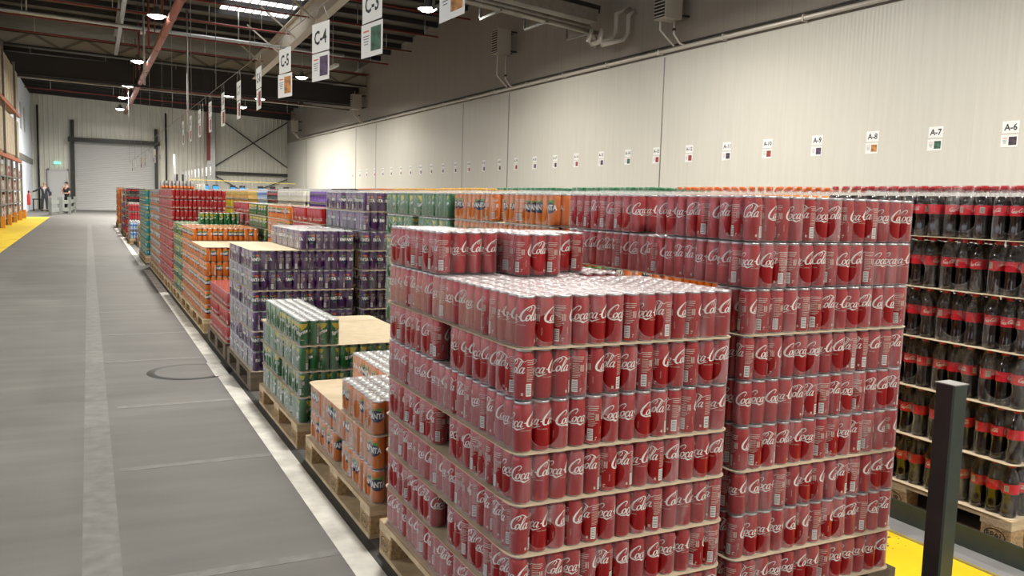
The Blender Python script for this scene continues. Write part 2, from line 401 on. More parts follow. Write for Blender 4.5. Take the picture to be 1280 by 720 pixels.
PACKME = {}
def pack_mesh(kind, v):      # far pack as one mesh
    key = (kind, v)
    if key not in PACKME:
        rnd = random.Random(v*31+len(kind)); mb = MB()
        for i in range(3):
            for j in range(4):
                c_ = ([0] if j == 0 else [])+([PI] if j == 3 else [])+([-PI/2] if i == 0 else [])+([PI/2] if i == 2 else [])
                a = (rnd.choice(c_) if c_ and rnd.random() < .8 else rnd.uniform(0, 2*PI))+rnd.uniform(-.3, .3)
                mb.merge(CANMB[kind], Matrix.Translation(((i-1)*D, (j-1.5)*D, 0)) @ Matrix.Rotation(a, 4, 'Z'))
        mb.merge(film_mb('film_thin', 'top_'+kind))
        PACKME[key] = mb.mesh(kind+'_can_pack')
    return PACKME[key]
NAME = {'cola': 'cola_can_pack', 'plain': 'red_can_pack', 'lemon': 'lemon_soda_can_pack', 'orange': 'orange_soda_can_pack', 'grape': 'grape_soda_can_pack', 'teal': 'teal_can_pack', 'silver': 'silver_can_pack'}
WORD = {'cola': 'red cola can pack', 'plain': 'plain red can pack', 'lemon': 'green can pack', 'orange': 'orange can pack', 'grape': 'purple can pack', 'teal': 'teal can pack', 'silver': 'silver and orange can pack'}
def can_pack(kind, x, y, z, rot, label, group, hi=True, tilt=0):
    rz = (PI/2 if rot else 0)+tilt+random.choice((0, PI))
    if not hi:
        return inst(pack_mesh(kind, random.randrange(3)), NAME[kind], None, (x, y, z), (0, 0, rz), label, 'can pack', group)
    t = thing(NAME[kind], label, 'can pack', (x, y, z), rz, group)
    for i in range(3):
        for j in range(4):
            inst(CANME[kind], 'can', t, ((i-1)*D, (j-1.5)*D, 0), (0, 0, random.uniform(0, 2*PI)))
    inst(FILM if kind == 'cola' else FILM2, 'shrink_film', t)
    return t

# ------------------------------------------------------------------ card sheets and pallets
def sheet_mesh(w_, l_, seed):
    rnd = random.Random(seed); mb = MB(); n = 10; r = .05; ring = []
    for cx, cyy, a0 in ((w_/2-r, -l_/2+r, -PI/2), (w_/2-r, l_/2-r, 0), (-w_/2+r, l_/2-r, PI/2), (-w_/2+r, -l_/2+r, PI)):
        for k in range(6):
            a = a0+PI/2*k/5; ring.append((cx+r*math.cos(a), cyy+r*math.sin(a)))
        # points along the next straight side
        ex = {0: (w_/2, None), PI/2: None}.get(a0)
    full = []
    for i in range(len(ring)):
        a, b = ring[i], ring[(i+1) % len(ring)]; full.append(a)
        d = math.hypot(b[0]-a[0], b[1]-a[1])
        if d > .2:
            for k in range(1, n): full.append((a[0]+(b[0]-a[0])*k/n, a[1]+(b[1]-a[1])*k/n))
    L = len(full); ph = [rnd.uniform(0, 6) for _ in range(3)]
    z = [-.0007*abs(math.sin(ph[0]+i*.37))*(.4+.6*abs(math.sin(ph[1]+i*.13))) for i in range(L)]
    inner = [(x*.955, y*.97) for x, y in full]
    vs = [(x, y, 0) for x, y in inner]+[(full[i][0], full[i][1], z[i]) for i in range(L)]
    vs += [(x, y, .0022) for x, y in inner]+[(full[i][0], full[i][1], z[i]+.0022) for i in range(L)]
    fs = [tuple(reversed(range(L))), tuple(range(2*L, 3*L))]
    for i in range(L):
        j = (i+1) % L
        fs += [(i, j, L+j, L+i), (2*L+i, 3*L+i, 3*L+j, 2*L+j), (L+i, L+j, 3*L+j, 3*L+i)]
    return mb.add(vs, fs, 'card').mesh('card_sheet')
SW, SL = .784, 1.186
SHEETS = [sheet_mesh(SW, SL, k) for k in range(4)]
def card(x0, y0, z, label, group=None, W_=.7605, L_=1.17):
    return inst(SHEETS[random.randrange(4)], 'card_sheet', None, (x0+W_/2, y0+L_/2, z), (0, 0, 0), label, 'cardboard sheet', group)

def block_mb(dark, stamp):
    m = 'wood_dark' if dark else 'wood_block'
    mb = MB(); mb.bbox(-.05, .05, -.07, .07, 0, .078, m, .006)
    if stamp:
        lay(mb, place2d(text2d(stamp), .026, 0, .040), lambda u, v: (-.0508, -u, v), 'ink_black')
        n = 20
        for k in range(n):
            a, b = 2*PI*k/n, 2*PI*(k+1)/n
            pts = [(.05*math.cos(a), .03*math.sin(a)), (.05*math.cos(b), .03*math.sin(b)), (.046*math.cos(b), .027*math.sin(b)), (.046*math.cos(a), .027*math.sin(a))]
            mb.add([(-.0508, -p[0], .040+p[1]) for p in pts], [(0, 1, 2, 3)], 'ink_black')
    return mb.mesh('block')
BLK = {}
def pallet(x0, y0, label, dark=False, hi=True, W_=.8, L_=1.2):
    m = 'wood_dark' if dark else 'wood_light'
    t = thing('wooden_pallet', label, 'pallet', (x0-.02, y0-.015, 0), 0, 'wooden pallets under the stacks')
    key = (dark, m)
    if key not in BLK:
        d = {}
        d['top'] = [MB().bbox(-wd/2, wd/2, 0, L_, 0, .021, m, .003).mesh('deck_board') for wd in (.145, .10)]
        d['str'] = MB().bbox(0, W_, -.0725, .0725, 0, .022, m, .003).mesh('cross_board')
        d['bot'] = MB().bbox(-.05, .05, 0, L_, 0, .020, m, .003).mesh('base_board')
        d['blk'] = [block_mb(dark, s) for s in ('EPAL', 'EUR', None)]
        BLK[key] = d
    d = BLK[key]
    for i, xx in enumerate((.0725, .235, .4, .565, .7275)): inst(d['top'][0 if i % 2 == 0 else 1], 'deck_board', t, (xx, 0, .1225))
    for yy in (.0725, .6, 1.1275): inst(d['str'], 'cross_board', t, (0, yy, .1000))
    for xx in (.05, .4, .75): inst(d['bot'], 'base_board', t, (xx, 0, 0))
    for i, xx in enumerate((.05, .4, .75)):
        for j, yy in enumerate((.0705, .6, 1.1295)):
            inst(d['blk'][2] if xx > .1 else d['blk'][j % 2 if not dark else 2], 'block', t, (xx, yy, .0205))
    return t

# ------------------------------------------------------------------ stacks of can packs
Z0, LP = .146, .151
W1, L1 = .7605, 1.17
def slots(kind):
    out = []
    for i in range(3):
        for j in range(5): out.append((.5*3*D+3*D*i, 2*D+4*D*j, False, i, j))
    for k in range(6): out.append((9*D+2*D, 1.5*D+3*D*k+(.112 if k >= 3 else 0), True, 3, k))
    if kind == 'B': out = [(W1-x, y, r, 3-i, j) for x, y, r, i, j in out]
    return out
def stack(kind, x0, y0, layers, name, faces='LF', hi=True, gaps=(), top_full=False, top_keep=None, dark=False, top_sheet=False, first='B', pal=True, kinds=None, lowest=0):
    """layers full layers; first = pattern of the lowest; layer indices count upward"""
    if lowest: filler(kind, x0, y0, lowest, name)
    if pal or lowest: pallet(x0, y0, ('dark worn' if dark else 'pale')+' wooden pallet under the '+name, dark)
    for k in range(lowest, layers):
        z = Z0+LP*k
        pat = first if k % 2 == 0 else ('A' if first == 'B' else 'B')
        for (x, y, rot, ci, cj) in slots(pat):
            L = ci == 0 and 'L' in faces; Fr = cj == 0 and 'F' in faces
            T = (k == layers-1 and top_full)
            if k == layers-1 and top_keep and not top_keep(ci, cj): continue
            if k == layers-1 and top_keep: T = True
            if not (L or Fr or T): continue
            if ci == 0: pos = ordn(cj+1)+' back on aisle side'
            elif cj == 0: pos = ordn(ci+1)+' along near side'
            else: pos = 'row %s column %s' % (ordn(cj+1), ordn(ci+1))
            lab = '%s, %s layer, %s of %s' % (WORD[kind].replace('can pack', 'pack'), ordn(k+1), pos, name)
            can_pack(kind, x0+x+random.uniform(-.0012, .0012), y0+y+random.uniform(-.001, .001), z, rot, lab, WORD[kind]+'s in the '+name, hi, random.uniform(-.006, .006))
        if k not in gaps and k < layers-1 or (k == layers-1 and top_sheet):
            card(x0, y0, z+LP-.0026, 'brown card sheet over the %s layer of the %s' % (ordn(k+1), name), 'card sheets in the '+name)
        if k == 0: card(x0, y0, z-.0023, 'brown card sheet on the pallet under the '+name, 'card sheets in the '+name)

FILLME = {}
def filler(kind, x0, y0, n, name):
    """lower layers that only show through chinks: one object, simple cans"""
    body = {'cola': 'can_red', 'plain': 'can_red_plain', 'lemon': 'can_green', 'orange': 'can_orange', 'grape': 'can_purple'}[kind]
    if (kind, n) not in FILLME:
        mb = MB()
        for k in range(n):
            for i in range(13):
                for j in range(20):
                    if 1 < i < 11 and 1 < j < 18: continue
                    mb.lathe([(.0255, 0), (.0286, .01), (.0286, .128), (.0262, .146)], body, 8, [body, body, 'aluminium'], (i+.5)*D, (j+.5)*D, k*LP)
            mb.box(-.01, W1+.01, -.01, L1+.01, (k+1)*LP-.0026, (k+1)*LP-.0004, 'card')
        FILLME[(kind, n)] = mb.mesh('can_layers')
    inst(FILLME[(kind, n)], 'can_layers', None, (x0, y0, Z0), (0, 0, 0), 'hidden lower can layers of the '+name, 'cans', None, 'stuff')
X0c, X1c = 1.07, 1.887
# first column along the aisle
stack('cola', X0c, 2.07, 7, 'front red stack', 'LF', True, gaps=(4,), top_full=True, first='A')
stack('cola', X1c, 2.076, 9, 'taller red stack', 'F', True, gaps=(1, 3, 4, 6, 7), first='B', dark=True)
for k in (7, 8):
    pat = 'A' if k == 7 else 'B'
    for (x, y, rot, ci, cj) in slots(pat):
        if ci == 0 and cj > 0:
            can_pack('cola', X1c+x, 2.076+y, Z0+LP*k, rot, 'red cola pack, %s layer up, %s back on aisle side of taller red stack' % (ordn(k+1), ordn(cj+1)), 'red cola can packs in the taller red stack', True, random.uniform(-.006, .006))
ztop = Z0+7*LP
for n_, (x, y, r) in enumerate(((X0c+.117, 2.80, 1), (X0c+.115, 2.98, 1), (X0c+.118, 3.157, 1), (1.415, 2.715, 0), (1.413, 2.952, 0), (1.596, 2.86, 0))):
    can_pack('cola', x, y, ztop, r, ['loose red pack on top of front red stack, first of its aisle row', 'loose red pack on front red stack, middle of its aisle row', 'loose red pack on front red stack, last of its aisle row',
        'loose red pack on front red stack, front of the inner row', 'loose red pack on front red stack, back of the inner row', 'loose red pack on front red stack, next to taller red stack'][n_], 'loose red packs on the front red stack', True, random.uniform(-.02, .02))
stack('orange', X0c, 3.41, 3, 'low orange stack', 'LF', True, first='B', gaps=(0,), top_keep=lambda i, j: not (i == 0 and j >= 3))
stack('lemon', X0c, 4.83, 3, 'low green stack', 'LF', True, first='A', gaps=(), top_sheet=True)
for k in range(6):
    can_pack('lemon', X0c+.117, 4.83+.0878+.1765*k, Z0+3*LP, True, 'green pack on top of low green stack, %s back along its aisle edge' % ordn(k+1), 'green can packs in the low green stack', True, random.uniform(-.005, .005))
stack('grape', X0c, 6.40, 6, 'near purple stack', 'LF', True, first='A', gaps=(0, 2, 4), top_sheet=True, dark=True)
for (x, y, rot, ci, cj) in slots('A'):
    if ci >= 2:
        can_pack('grape', X0c+x, 6.40+y, Z0+6*LP, rot, 'purple pack on top of near purple stack, row %s column %s' % (ordn(cj+1), ordn(ci+1)), 'purple can packs in the near purple stack', True)
# second column
stack('orange', X1c, 3.38, 9, 'orange stack behind the reds', 'LF', True, first='B', lowest=6, pal=False)
stack('lemon', X1c, 4.62, 9, 'tall green stack', 'LF', True, first='A', gaps=(2, 4, 7), pal=True)
stack('grape', X1c, 6.34, 9, 'tall purple stack', 'LF', True, first='B', gaps=(6,), dark=True)

# farther stacks: packs of a few pixels, built whole
stack('plain', X0c, 7.70, 3, 'low red stack', 'LF', False, first='A', top_full=True, dark=True)
stack('orange', X0c, 9.27, 5, 'front orange stack', 'LF', False, first='A', gaps=(1, 2, 3), top_sheet=True)
stack('orange', X0c, 10.50, 6, 'rear orange stack', 'LF', False, first='A', gaps=(1, 2, 3), top_sheet=False, top_full=True)
stack('lemon', X0c, 11.75, 6, 'far green stack', 'LF', False, first='A', gaps=(1, 2, 3), top_full=True)
for k, (x, y) in enumerate(((1.40, 11.98), (1.58, 11.98), (1.76-.02, 11.98))):
    can_pack('lemon', x, y, Z0+6*LP, False, 'green pack standing alone on far green stack, %s counting away from the aisle' % ordn(k+1), 'green packs on the far green stack', False)
stack('plain', X0c, 13.2, 9, 'tall dark red stack', 'LF', False, first='A', gaps=(0, 1, 2, 3, 4, 5, 6, 7))
G8 = (0, 1, 2, 3, 4, 5, 6, 7)
stack('plain', X0c, 14.42, 9, 'second tall dark red stack', 'L', False, first='A', gaps=G8)
stack('silver', X0c, 15.64, 9, 'silver and orange stack', 'LF', False, first='A', gaps=G8, top_full=True)
stack('silver', X0c, 16.84, 9, 'second silver stack', 'L', False, first='A', gaps=G8)
stack('teal', X0c-.02, 18.9, 9, 'teal stack', 'LF', False, first='A', gaps=G8)
stack('teal', X0c-.02, 20.12, 9, 'second teal stack', 'L', False, first='A', gaps=G8)
for k, (x, y) in enumerate(((1.2, 15.76), (1.38, 15.76), (1.56, 15.76))):
    can_pack('silver', x, y, Z0+9*LP, False, 'silver and orange pack on top of its stack, %s counting away from the aisle' % ordn(k+1), 'silver and orange packs on top', False)
stack('plain', X1c, 7.72, 8, 'red stack past the purple', 'L', False, first='A', lowest=4, pal=False)
stack('orange', X1c, 9.1, 8, 'orange stack past the red', 'L', False, first='A', lowest=4, pal=False)
stack('lemon', X1c, 10.4, 8, 'green stack past the orange', 'L', False, first='A', lowest=4, pal=False)
stack('plain', X1c, 11.7, 8, 'dark red inner stack', 'L', False, first='A', lowest=4, pal=False)
can_pack('plain', X0c+.117, 12.95, Z0, True, 'single red pack on a nearly empty pallet before tall dark red stack', None, False)

# ------------------------------------------------------------------ bottles
BD = .0725
def bottle_mb(liq, cap, lab=None, text=False, n=14, neck='bottle_plastic', full=False):
    mb = MB()
    prof = [(.022, .004), (.030, .0), (.0345, .010), (.0352, .030), (.0325, .052), (.0318, .080), (.0345, .100), (.0350, .106), (.0350, .150), (.0345, .155), (.0335, .165), (.026, .190), (.0165, .207), (.0135, .215), (.0135, .220), (.0158, .2205), (.0158, .236), (.0148, .2375)]
    lb = lab or liq
    ms = [liq]*7+[lb]*1+[liq]*2+[liq, liq if full else neck, liq if full else neck, neck, cap, cap, cap]  # full: neck coloured dark, as if shaded by the card above
    mb.lathe(prof, liq, n, ms)
    if text:
        wrap(mb, place2d(LOGO, .017, 0, .129, .05), .0350, 'ink_white', .0006, .012)
        wrap(mb, rect2d(.055, .075, .115, .142), .0350, 'ink_cream', .0006, .012)
        for i in range(4): wrap(mb, rect2d(.058+i*.0045, .060+i*.0045, .118, .139), .0350, 'ink_grey', .0008, .03)
    return mb
mat('amber', (.50, .26, .02), .2, coat=.4); mat('lime', (.30, .45, .28), .2, coat=.4); mat('yellow_drink', (.75, .45, .04), .2, coat=.4)
mat('orange_drink', (.8, .28, .04), .2, coat=.4); mat('milky', (.70, .70, .58), .3); mat('purple_drink', (.16, .05, .42), .25, coat=.3)
mat('water', (.42, .56, .78), .2, coat=.4); mat('pink_drink', (.75, .25, .33), .3)
BK = {'cola': ('cola', 'cap_red', 'pet_label_red', True), 'orange': ('orange_drink', 'cap_orange', 'can_orange', False), 'lime': ('lime', 'cap_green', 'can_green', False),
      'yellow': ('yellow_drink', 'cap_yellow', 'can_yellow', False), 'white_orange': ('milky', 'cap_orange', 'ink_white', False), 'dark': ('cola', 'cap_black', 'ink_black', False),
      'purple': ('purple_drink', 'cap_white', 'can_purple', False), 'white': ('milky', 'cap_white', 'ink_white', False), 'water': ('water', 'cap_white', 'cap_blue', False),
      'amber': ('amber', 'cap_white', 'can_yellow', False), 'cola_white': ('cola', 'cap_white', 'pet_label_red', False), 'red': ('pet_label_red', 'cap_white', 'can_red', False), 'pink': ('pink_drink', 'cap_white', 'ink_white', False)}
BMB = {k: bottle_mb(*v) for k, v in BK.items()}
BME = {'cola': BMB['cola'].mesh('bottle'), 'cola_full': bottle_mb(*BK['cola'], full=True).mesh('bottle')}  # full variant has the shade on lower-layer necks in its colour
BFILM = film_mb('film_clear', 'film_clear', 1.5*BD+.0004, 2*BD+.0004, .172, .034, (.066, .055, .082), .2392).mesh('bottle_film')
BPACK = {}
def bpack_mesh(kind, v):
    if (kind, v) not in BPACK:
        mb = MB(); rnd = random.Random(v)
        for i in range(3):
            for j in range(4): mb.merge(BMB[kind], Matrix.Translation(((i-1)*BD, (j-1.5)*BD, 0)) @ Matrix.Rotation(rnd.uniform(0, 6.28), 4, 'Z'))
        mb.merge(film_mb('film_clear', 'film_clear', 1.5*BD+.0004, 2*BD+.0004, .172, .034, (.066, .055, .082), .2392))
        BPACK[(kind, v)] = mb.mesh('bottle_pack')
    return BPACK[(kind, v)]
BWORD = {'cola': 'dark cola', 'orange': 'orange capped', 'lime': 'green capped', 'yellow': 'yellow capped', 'white_orange': 'milky orange capped', 'dark': 'black capped', 'purple': 'purple', 'white': 'milky white',
         'water': 'pale blue', 'amber': 'amber', 'cola_white': 'white capped cola', 'red': 'red', 'pink': 'pink'}
def bottle_pack(kind, x, y, z, rot, label, group, hi=False):
    rz = (PI/2 if rot else 0)+random.choice((0, PI))+random.uniform(-.012, .012)
    if not hi: return inst(bpack_mesh(kind, random.randrange(2)), 'bottle_pack', None, (x, y, z), (0, 0, rz), label, 'bottle pack', group)
    t = thing('cola_bottle_pack', label, 'bottle pack', (x, y, z), rz, group)
    for i in range(3):
        for j in range(4): inst(BME[kind if z > 1.3 else kind+'_full'], 'bottle', t, ((i-1)*BD, (j-1.5)*BD, 0), (0, 0, random.uniform(0, 6.28)))  # lower layers use the bottle with the shade-dark neck
    inst(BFILM, 'shrink_film', t)
BLP = .2415
BFILL = {}
def bfill(kind, x0, y0, n, name):
    liq, cap, lab, _ = BK[kind]
    if (kind, n) not in BFILL:
        mb = MB()
        for k in range(n):
            for i in range(10):
                for j in range(16):
                    if 0 < i < 9 and 0 < j < 15: continue
                    mb.lathe([(.030, 0), (.034, .01), (.034, .165), (.014, .21), (.015, .237)], liq, 8, [liq, lab or liq, liq, cap], (i+.5)*BD, (j+.5)*BD, k*BLP)
            mb.box(-.01, .74, -.01, 1.17, (k+1)*BLP-.003, (k+1)*BLP-.0005, 'card')
        BFILL[(kind, n)] = mb.mesh('bottle_layers')
    inst(BFILL[(kind, n)], 'bottle_layers', None, (x0, y0, Z0), (0, 0, 0), 'lower bottle layers of the '+name, 'bottles', None, 'stuff')
def bottle_stack(kind, x0, y0, layers, name, full=False, faces='L', dark=False, cols=1):
    pallet(x0, y0, ('dark worn' if dark else 'pale')+' wooden pallet under the '+name, dark)
    lo = 0 if full else (layers-4 if 'F' in faces and layers > 4 else 0 if layers <= 4 else layers-1)
    if lo: bfill(kind, x0, y0, lo, name)
    for k in range(lo, layers):
        z = Z0+BLP*k
        for i in range(2):
            for j in range(5):
                if not (i == 0 or (k == layers-1 and i < cols) or (j == 0 and 'F' in faces)): continue
                lab = '%s pack, %s layer, %s%s, %s' % (BWORD[kind], ordn(k+1), ordn(j+1), ' in aisle row' if i == 0 else ' in inner row', name.replace(' down the aisle', ''))
                bottle_pack(kind, x0+.145+.29*i+.002, y0+.112+.236*j, z, True, lab, BWORD[kind]+' bottle packs in the '+name, full)
        if full: card(x0, y0, z-.0026, 'card sheet under the %s bottle layer of the %s' % (ordn(k+1), name), 'card sheets in the '+name, .74, 1.17)
X3c = 3.56
bottle_stack('cola', X3c, 2.2, 6, 'near bottle stack', True, 'LF', dark=False, cols=2)
SEQ_ = 1
seq = [('orange', 3.55), ('lime', 4.95), ('lime', 6.40), ('yellow', 7.95), ('yellow', 9.55), ('white_orange', 11.2), ('dark', 12.75), ('purple', 14.2), ('white', 15.85), ('white', 17.1),
       ('cola', 18.3), ('water', 19.5), ('yellow', 20.8), ('amber', 22.1), ('amber', 23.4), ('amber', 24.7), ('amber', 26.0), ('amber', 27.3), ('orange', 28.7), ('water', 31.3), ('white', 33.), ('pink', 34.4), ('white', 36.), ('pink', 38.), ('white', 40.), ('cola_white', 42.)]
cnt = {}
for kd, yy in seq:
    cnt[kd] = cnt.get(kd, 0)+1
    bottle_stack(kd, X3c, yy, 7 if yy > 32 else 6, '%s %s stack' % (ordn(cnt[kd]), BWORD[kd]), False, 'L', cols=2 if yy < 20 else 1)
# far end of the aisle column
bottle_stack('amber', X0c+.12, 24.3, 2, 'low amber load', False, 'LF')
bottle_stack('water', X0c-.05, 25.7, 2, 'low pale blue load', False, 'LF')
bottle_stack('red', X0c, 27.5, 4, 'red stack down the aisle', False, 'LF')
bottle_stack('cola_white', X0c, 29.6, 6, 'white capped cola stack down the aisle', False, 'LF', cols=2)
bottle_stack('cola_white', X0c, 31.2, 6, 'second white capped cola stack down the aisle', False)
bottle_stack('water', X0c, 33.0, 5, 'pale blue stack down the aisle', False)
bottle_stack('orange', X0c, 37.5, 6, 'orange stack at the aisle end', False)
bottle_stack('orange', X0c, 39.2, 6, 'second orange stack at the aisle end', False)

# ------------------------------------------------------------------ the setting
YB, XR, YF = 68.0, 14.0, -8.0
mat('floor_mat', (.118, .115, .107), .62, noise=.12, nscale=1.3, bump=.05, bscale=80)
# floor: add fine mottling and cross-aisle streaks of wear
nt = MATS['floor_mat'].node_tree; b = nt.nodes['Principled BSDF']
mr2 = N(nt, 'ShaderNodeMapRange'); mr2.inputs[1].default_value = .35; mr2.inputs[2].default_value = .75; mr2.inputs[3].default_value = .86; mr2.inputs[4].default_value = 1.12
n3 = N(nt, 'ShaderNodeTexNoise'); n3.inputs['Scale'].default_value = 1.; n3.inputs['Detail'].default_value = 6
mp = N(nt, 'ShaderNodeMapping'); mp.inputs['Scale'].default_value = (.7, 6, 1); tc = N(nt, 'ShaderNodeTexCoord')
nt.links.new(tc.outputs['Object'], mp.inputs[0]); nt.links.new(mp.outputs[0], n3.inputs['Vector']); nt.links.new(n3.outputs['Fac'], mr2.inputs[0])
src = b.inputs['Base Color'].links[0].from_socket; vm = N(nt, 'ShaderNodeVectorMath', operation='SCALE')
nt.links.new(src, vm.inputs[0]); nt.links.new(mr2.outputs[0], vm.inputs['Scale']); nt.links.new(vm.outputs[0], b.inputs['Base Color'])
MB().box(-14, XR, YF, YB, -.2, 0, 'floor_mat').build('floor', kind='structure')
mat('floor_line', (.62, .61, .56), .6, noise=.25, nscale=7)
mat('floor_line_old', (.150, .149, .141), .6, noise=.2, nscale=12)
mat('yellow_floor', (.82, .60, .02), .45, noise=.15, nscale=2)
mat('floor_dark', (.06, .062, .06), .6)
def line(x0, x1, y0, y1, m, label, z=.0015, name='floor_line', cat='floor marking'):
    return MB().box(x0, x1, y0, y1, .0001, z, m).build(name, label=label, cat=cat)
line(.90, 1.01, 1.2, 7.02, 'floor_line', 'white floor line along the near pallets')
line(.885, .995, 7.02, 7.62, 'floor_line', 'white patch of floor line crossing the manhole', .003)
line(.90, 1.01, 7.62, 17.2, 'floor_line', 'long white floor line from manhole to teal stack')
line(.88, .99, 18.2, 36.5, 'floor_line', 'separate far white floor line before the roller door')
for yy, x0, lab in ((3.32, .1, 'first'), (4.77, .12, 'second'), (6.19, .15, 'third'), (7.9, .1, 'fourth'), (9.4, .1, 'fifth'), (11.2, .1, 'sixth')):
    line(x0-.0, .899, yy-.03, yy+.03, 'floor_line_old', '%s faded grey line across the aisle floor' % lab, .0010)
line(-.05, .09, 1.5, 40, 'floor_line_old', 'long faded grey stripe down the aisle floor', .0006)
line(1.012, 1.05, 1.2, 16, 'floor_dark', 'dark joint strip beside the white floor line', .0012)
mb = MB(); mb.lathe([(.33, .0002), (.33, .0016), (.24, .0016)], 'floor_dark', 40)
mh = thing('manhole_cover', 'round manhole cover in aisle floor beside white line', 'manhole', (.72, 7.28, 0))
mb.build('rim', mh); MB().lathe([(.27, .0), (.27, .0022)], 'floor_mat', 40).build('lid', mh)
MB().box(-3.45, -1.79, 5, 49.8, .0001, .002, 'yellow_floor').build('floor_marking', label='yellow painted walkway beside the racking', cat='floor marking')
MB().box(2.72, 3.265, 1.2, 6, .0001, .002, 'yellow_floor').build('floor_marking', label='yellow painted floor strip around the steel post', cat='floor marking')
r_ = random.Random(3); mb = MB()
for k in range(60):
    x, y = 2.80+r_.random()*.44, 2.38+r_.random()*.45; a = .006+.03*r_.random()**2
    mb.box(x, x+a, y, y+a*.3, .002, .0023, 'ink_black')
mb.build('paint_chips', label='scattered black paint chips on the yellow floor strip', cat='paint chips', kind='stuff')
# steel guide rail and post
rl = thing('guide_rail', 'grey steel floor rail beside yellow strip, before near bottle stack', 'rail', (0, 0, 0))
MB().box(3.268, 3.40, 1.3, 12, .0005, .012, 'steel_light').build('flange', rl)
MB().box(3.40, 3.412, 1.3, 12, .0005, .105, 'steel_green').build('upright_plate', rl)
p = thing('steel_post', 'dark grey steel guard post standing on yellow strip', 'post', (2.715, 1.93, 0), .0)
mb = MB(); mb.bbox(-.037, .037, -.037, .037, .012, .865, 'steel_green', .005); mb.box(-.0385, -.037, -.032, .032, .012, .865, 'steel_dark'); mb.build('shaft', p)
MB().box(-.039, .039, -.039, .039, .865, .869, 'steel_mid').build('cap_plate', p)
mb = MB(); mb.bbox(-.10, .10, -.10, .10, .002, .012, 'steel_green')
for i in (-.08, .08):
    for j in (-.08, .08): mb.lathe([(.010, .012), (.010, .026), (.006, .028)], 'steel_mid', 6, None, i, j)
mb.build('base_plate', p)

def panel_wall_mat(name, rgb, seam, dark, width=1.14, streak=.06):
    m = mat(name, rgb, .42); nt = m.node_tree; b = nt.nodes['Principled BSDF']
    tc = N(nt, 'ShaderNodeTexCoord'); sx = N(nt, 'ShaderNodeSeparateXYZ'); nt.links.new(tc.outputs['Object'], sx.inputs[0])
    def seamf(w_, th, off):
        a = N(nt, 'ShaderNodeMath', operation='ADD'); a.inputs[1].default_value = off; nt.links.new(sx.outputs['Y'], a.inputs[0])
        md = N(nt, 'ShaderNodeMath', operation='FLOORED_MODULO'); md.inputs[1].default_value = w_; nt.links.new(a.outputs[0], md.inputs[0])
        lt = N(nt, 'ShaderNodeMath', operation='LESS_THAN'); lt.inputs[1].default_value = th; nt.links.new(md.outputs[0], lt.inputs[0]); return lt
    s1 = seamf(width, .018, .3)
    n = N(nt, 'ShaderNodeTexNoise'); n.inputs['Scale'].default_value = 1; n.inputs['Detail'].default_value = 4
    mp = N(nt, 'ShaderNodeMapping'); mp.inputs['Scale'].default_value = (1, 9, .5); nt.links.new(tc.outputs['Object'], mp.inputs[0]); nt.links.new(mp.outputs[0], n.inputs['Vector'])
    mr = N(nt, 'ShaderNodeMapRange'); mr.inputs[1].default_value = .35; mr.inputs[2].default_value = .7; mr.inputs[3].default_value = 1-streak; mr.inputs[4].default_value = 1+streak
    nt.links.new(n.outputs['Fac'], mr.inputs[0])
    k = N(nt, 'ShaderNodeMath', operation='MULTIPLY_ADD'); k.inputs[1].default_value = -seam; nt.links.new(s1.outputs[0], k.inputs[0]); nt.links.new(mr.outputs[0], k.inputs[2])
    vm = N(nt, 'ShaderNodeVectorMath', operation='SCALE'); vm.inputs[0].default_value = rgb
    nt.links.new(k.outputs[0], vm.inputs['Scale']); nt.links.new(vm.outputs[0], b.inputs['Base Color'])
    bp = N(nt, 'ShaderNodeBump'); bp.inputs['Strength'].default_value = .12; bp.inputs['Distance'].default_value = .02
    n4 = N(nt, 'ShaderNodeTexWave'); n4.bands_direction = 'Y'; n4.inputs['Scale'].default_value = 3.3; nt.links.new(tc.outputs['Object'], n4.inputs['Vector'])
    nt.links.new(n4.outputs['Fac'], bp.inputs['Height']); nt.links.new(bp.outputs[0], b.inputs['Normal'])
    return m
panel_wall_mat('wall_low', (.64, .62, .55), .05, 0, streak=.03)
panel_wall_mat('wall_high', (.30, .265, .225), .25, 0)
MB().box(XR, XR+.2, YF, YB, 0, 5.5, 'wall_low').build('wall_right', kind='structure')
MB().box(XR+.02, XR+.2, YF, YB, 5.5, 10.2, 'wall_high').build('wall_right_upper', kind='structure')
for yy, wd in ((19.12, .035), (28.6, .05), (32.9, .03), (44.85, .04), (48.7, .06), (61.3, .08)):
    MB().box(XR-.008, XR+.01, yy-wd/2, yy+wd/2, 0, 5.45, 'steel_mid').build('trim_'+str(int(yy)), kind='structure')
# long pipe at the step of the wall
pc = thing('wall_pipe', 'long pale pipe running along the wall between light and dark panels', 'pipe', (0, 0, 0))
MB().tube([(XR-.10, YF, 5.58), (XR-.10, 63, 5.58)], .055, 'conduit', 10).build('pipe', pc)
MB().tube([(XR-.07, YF, 5.70), (XR-.07, 62, 5.70)], .022, 'steel_dark', 8).build('thin_pipe', pc)
for k in range(24): MB().box(XR-.16, XR, 1+k*2.6, 1.05+k*2.6, 5.51, 5.655, 'conduit').build('clamp', pc)

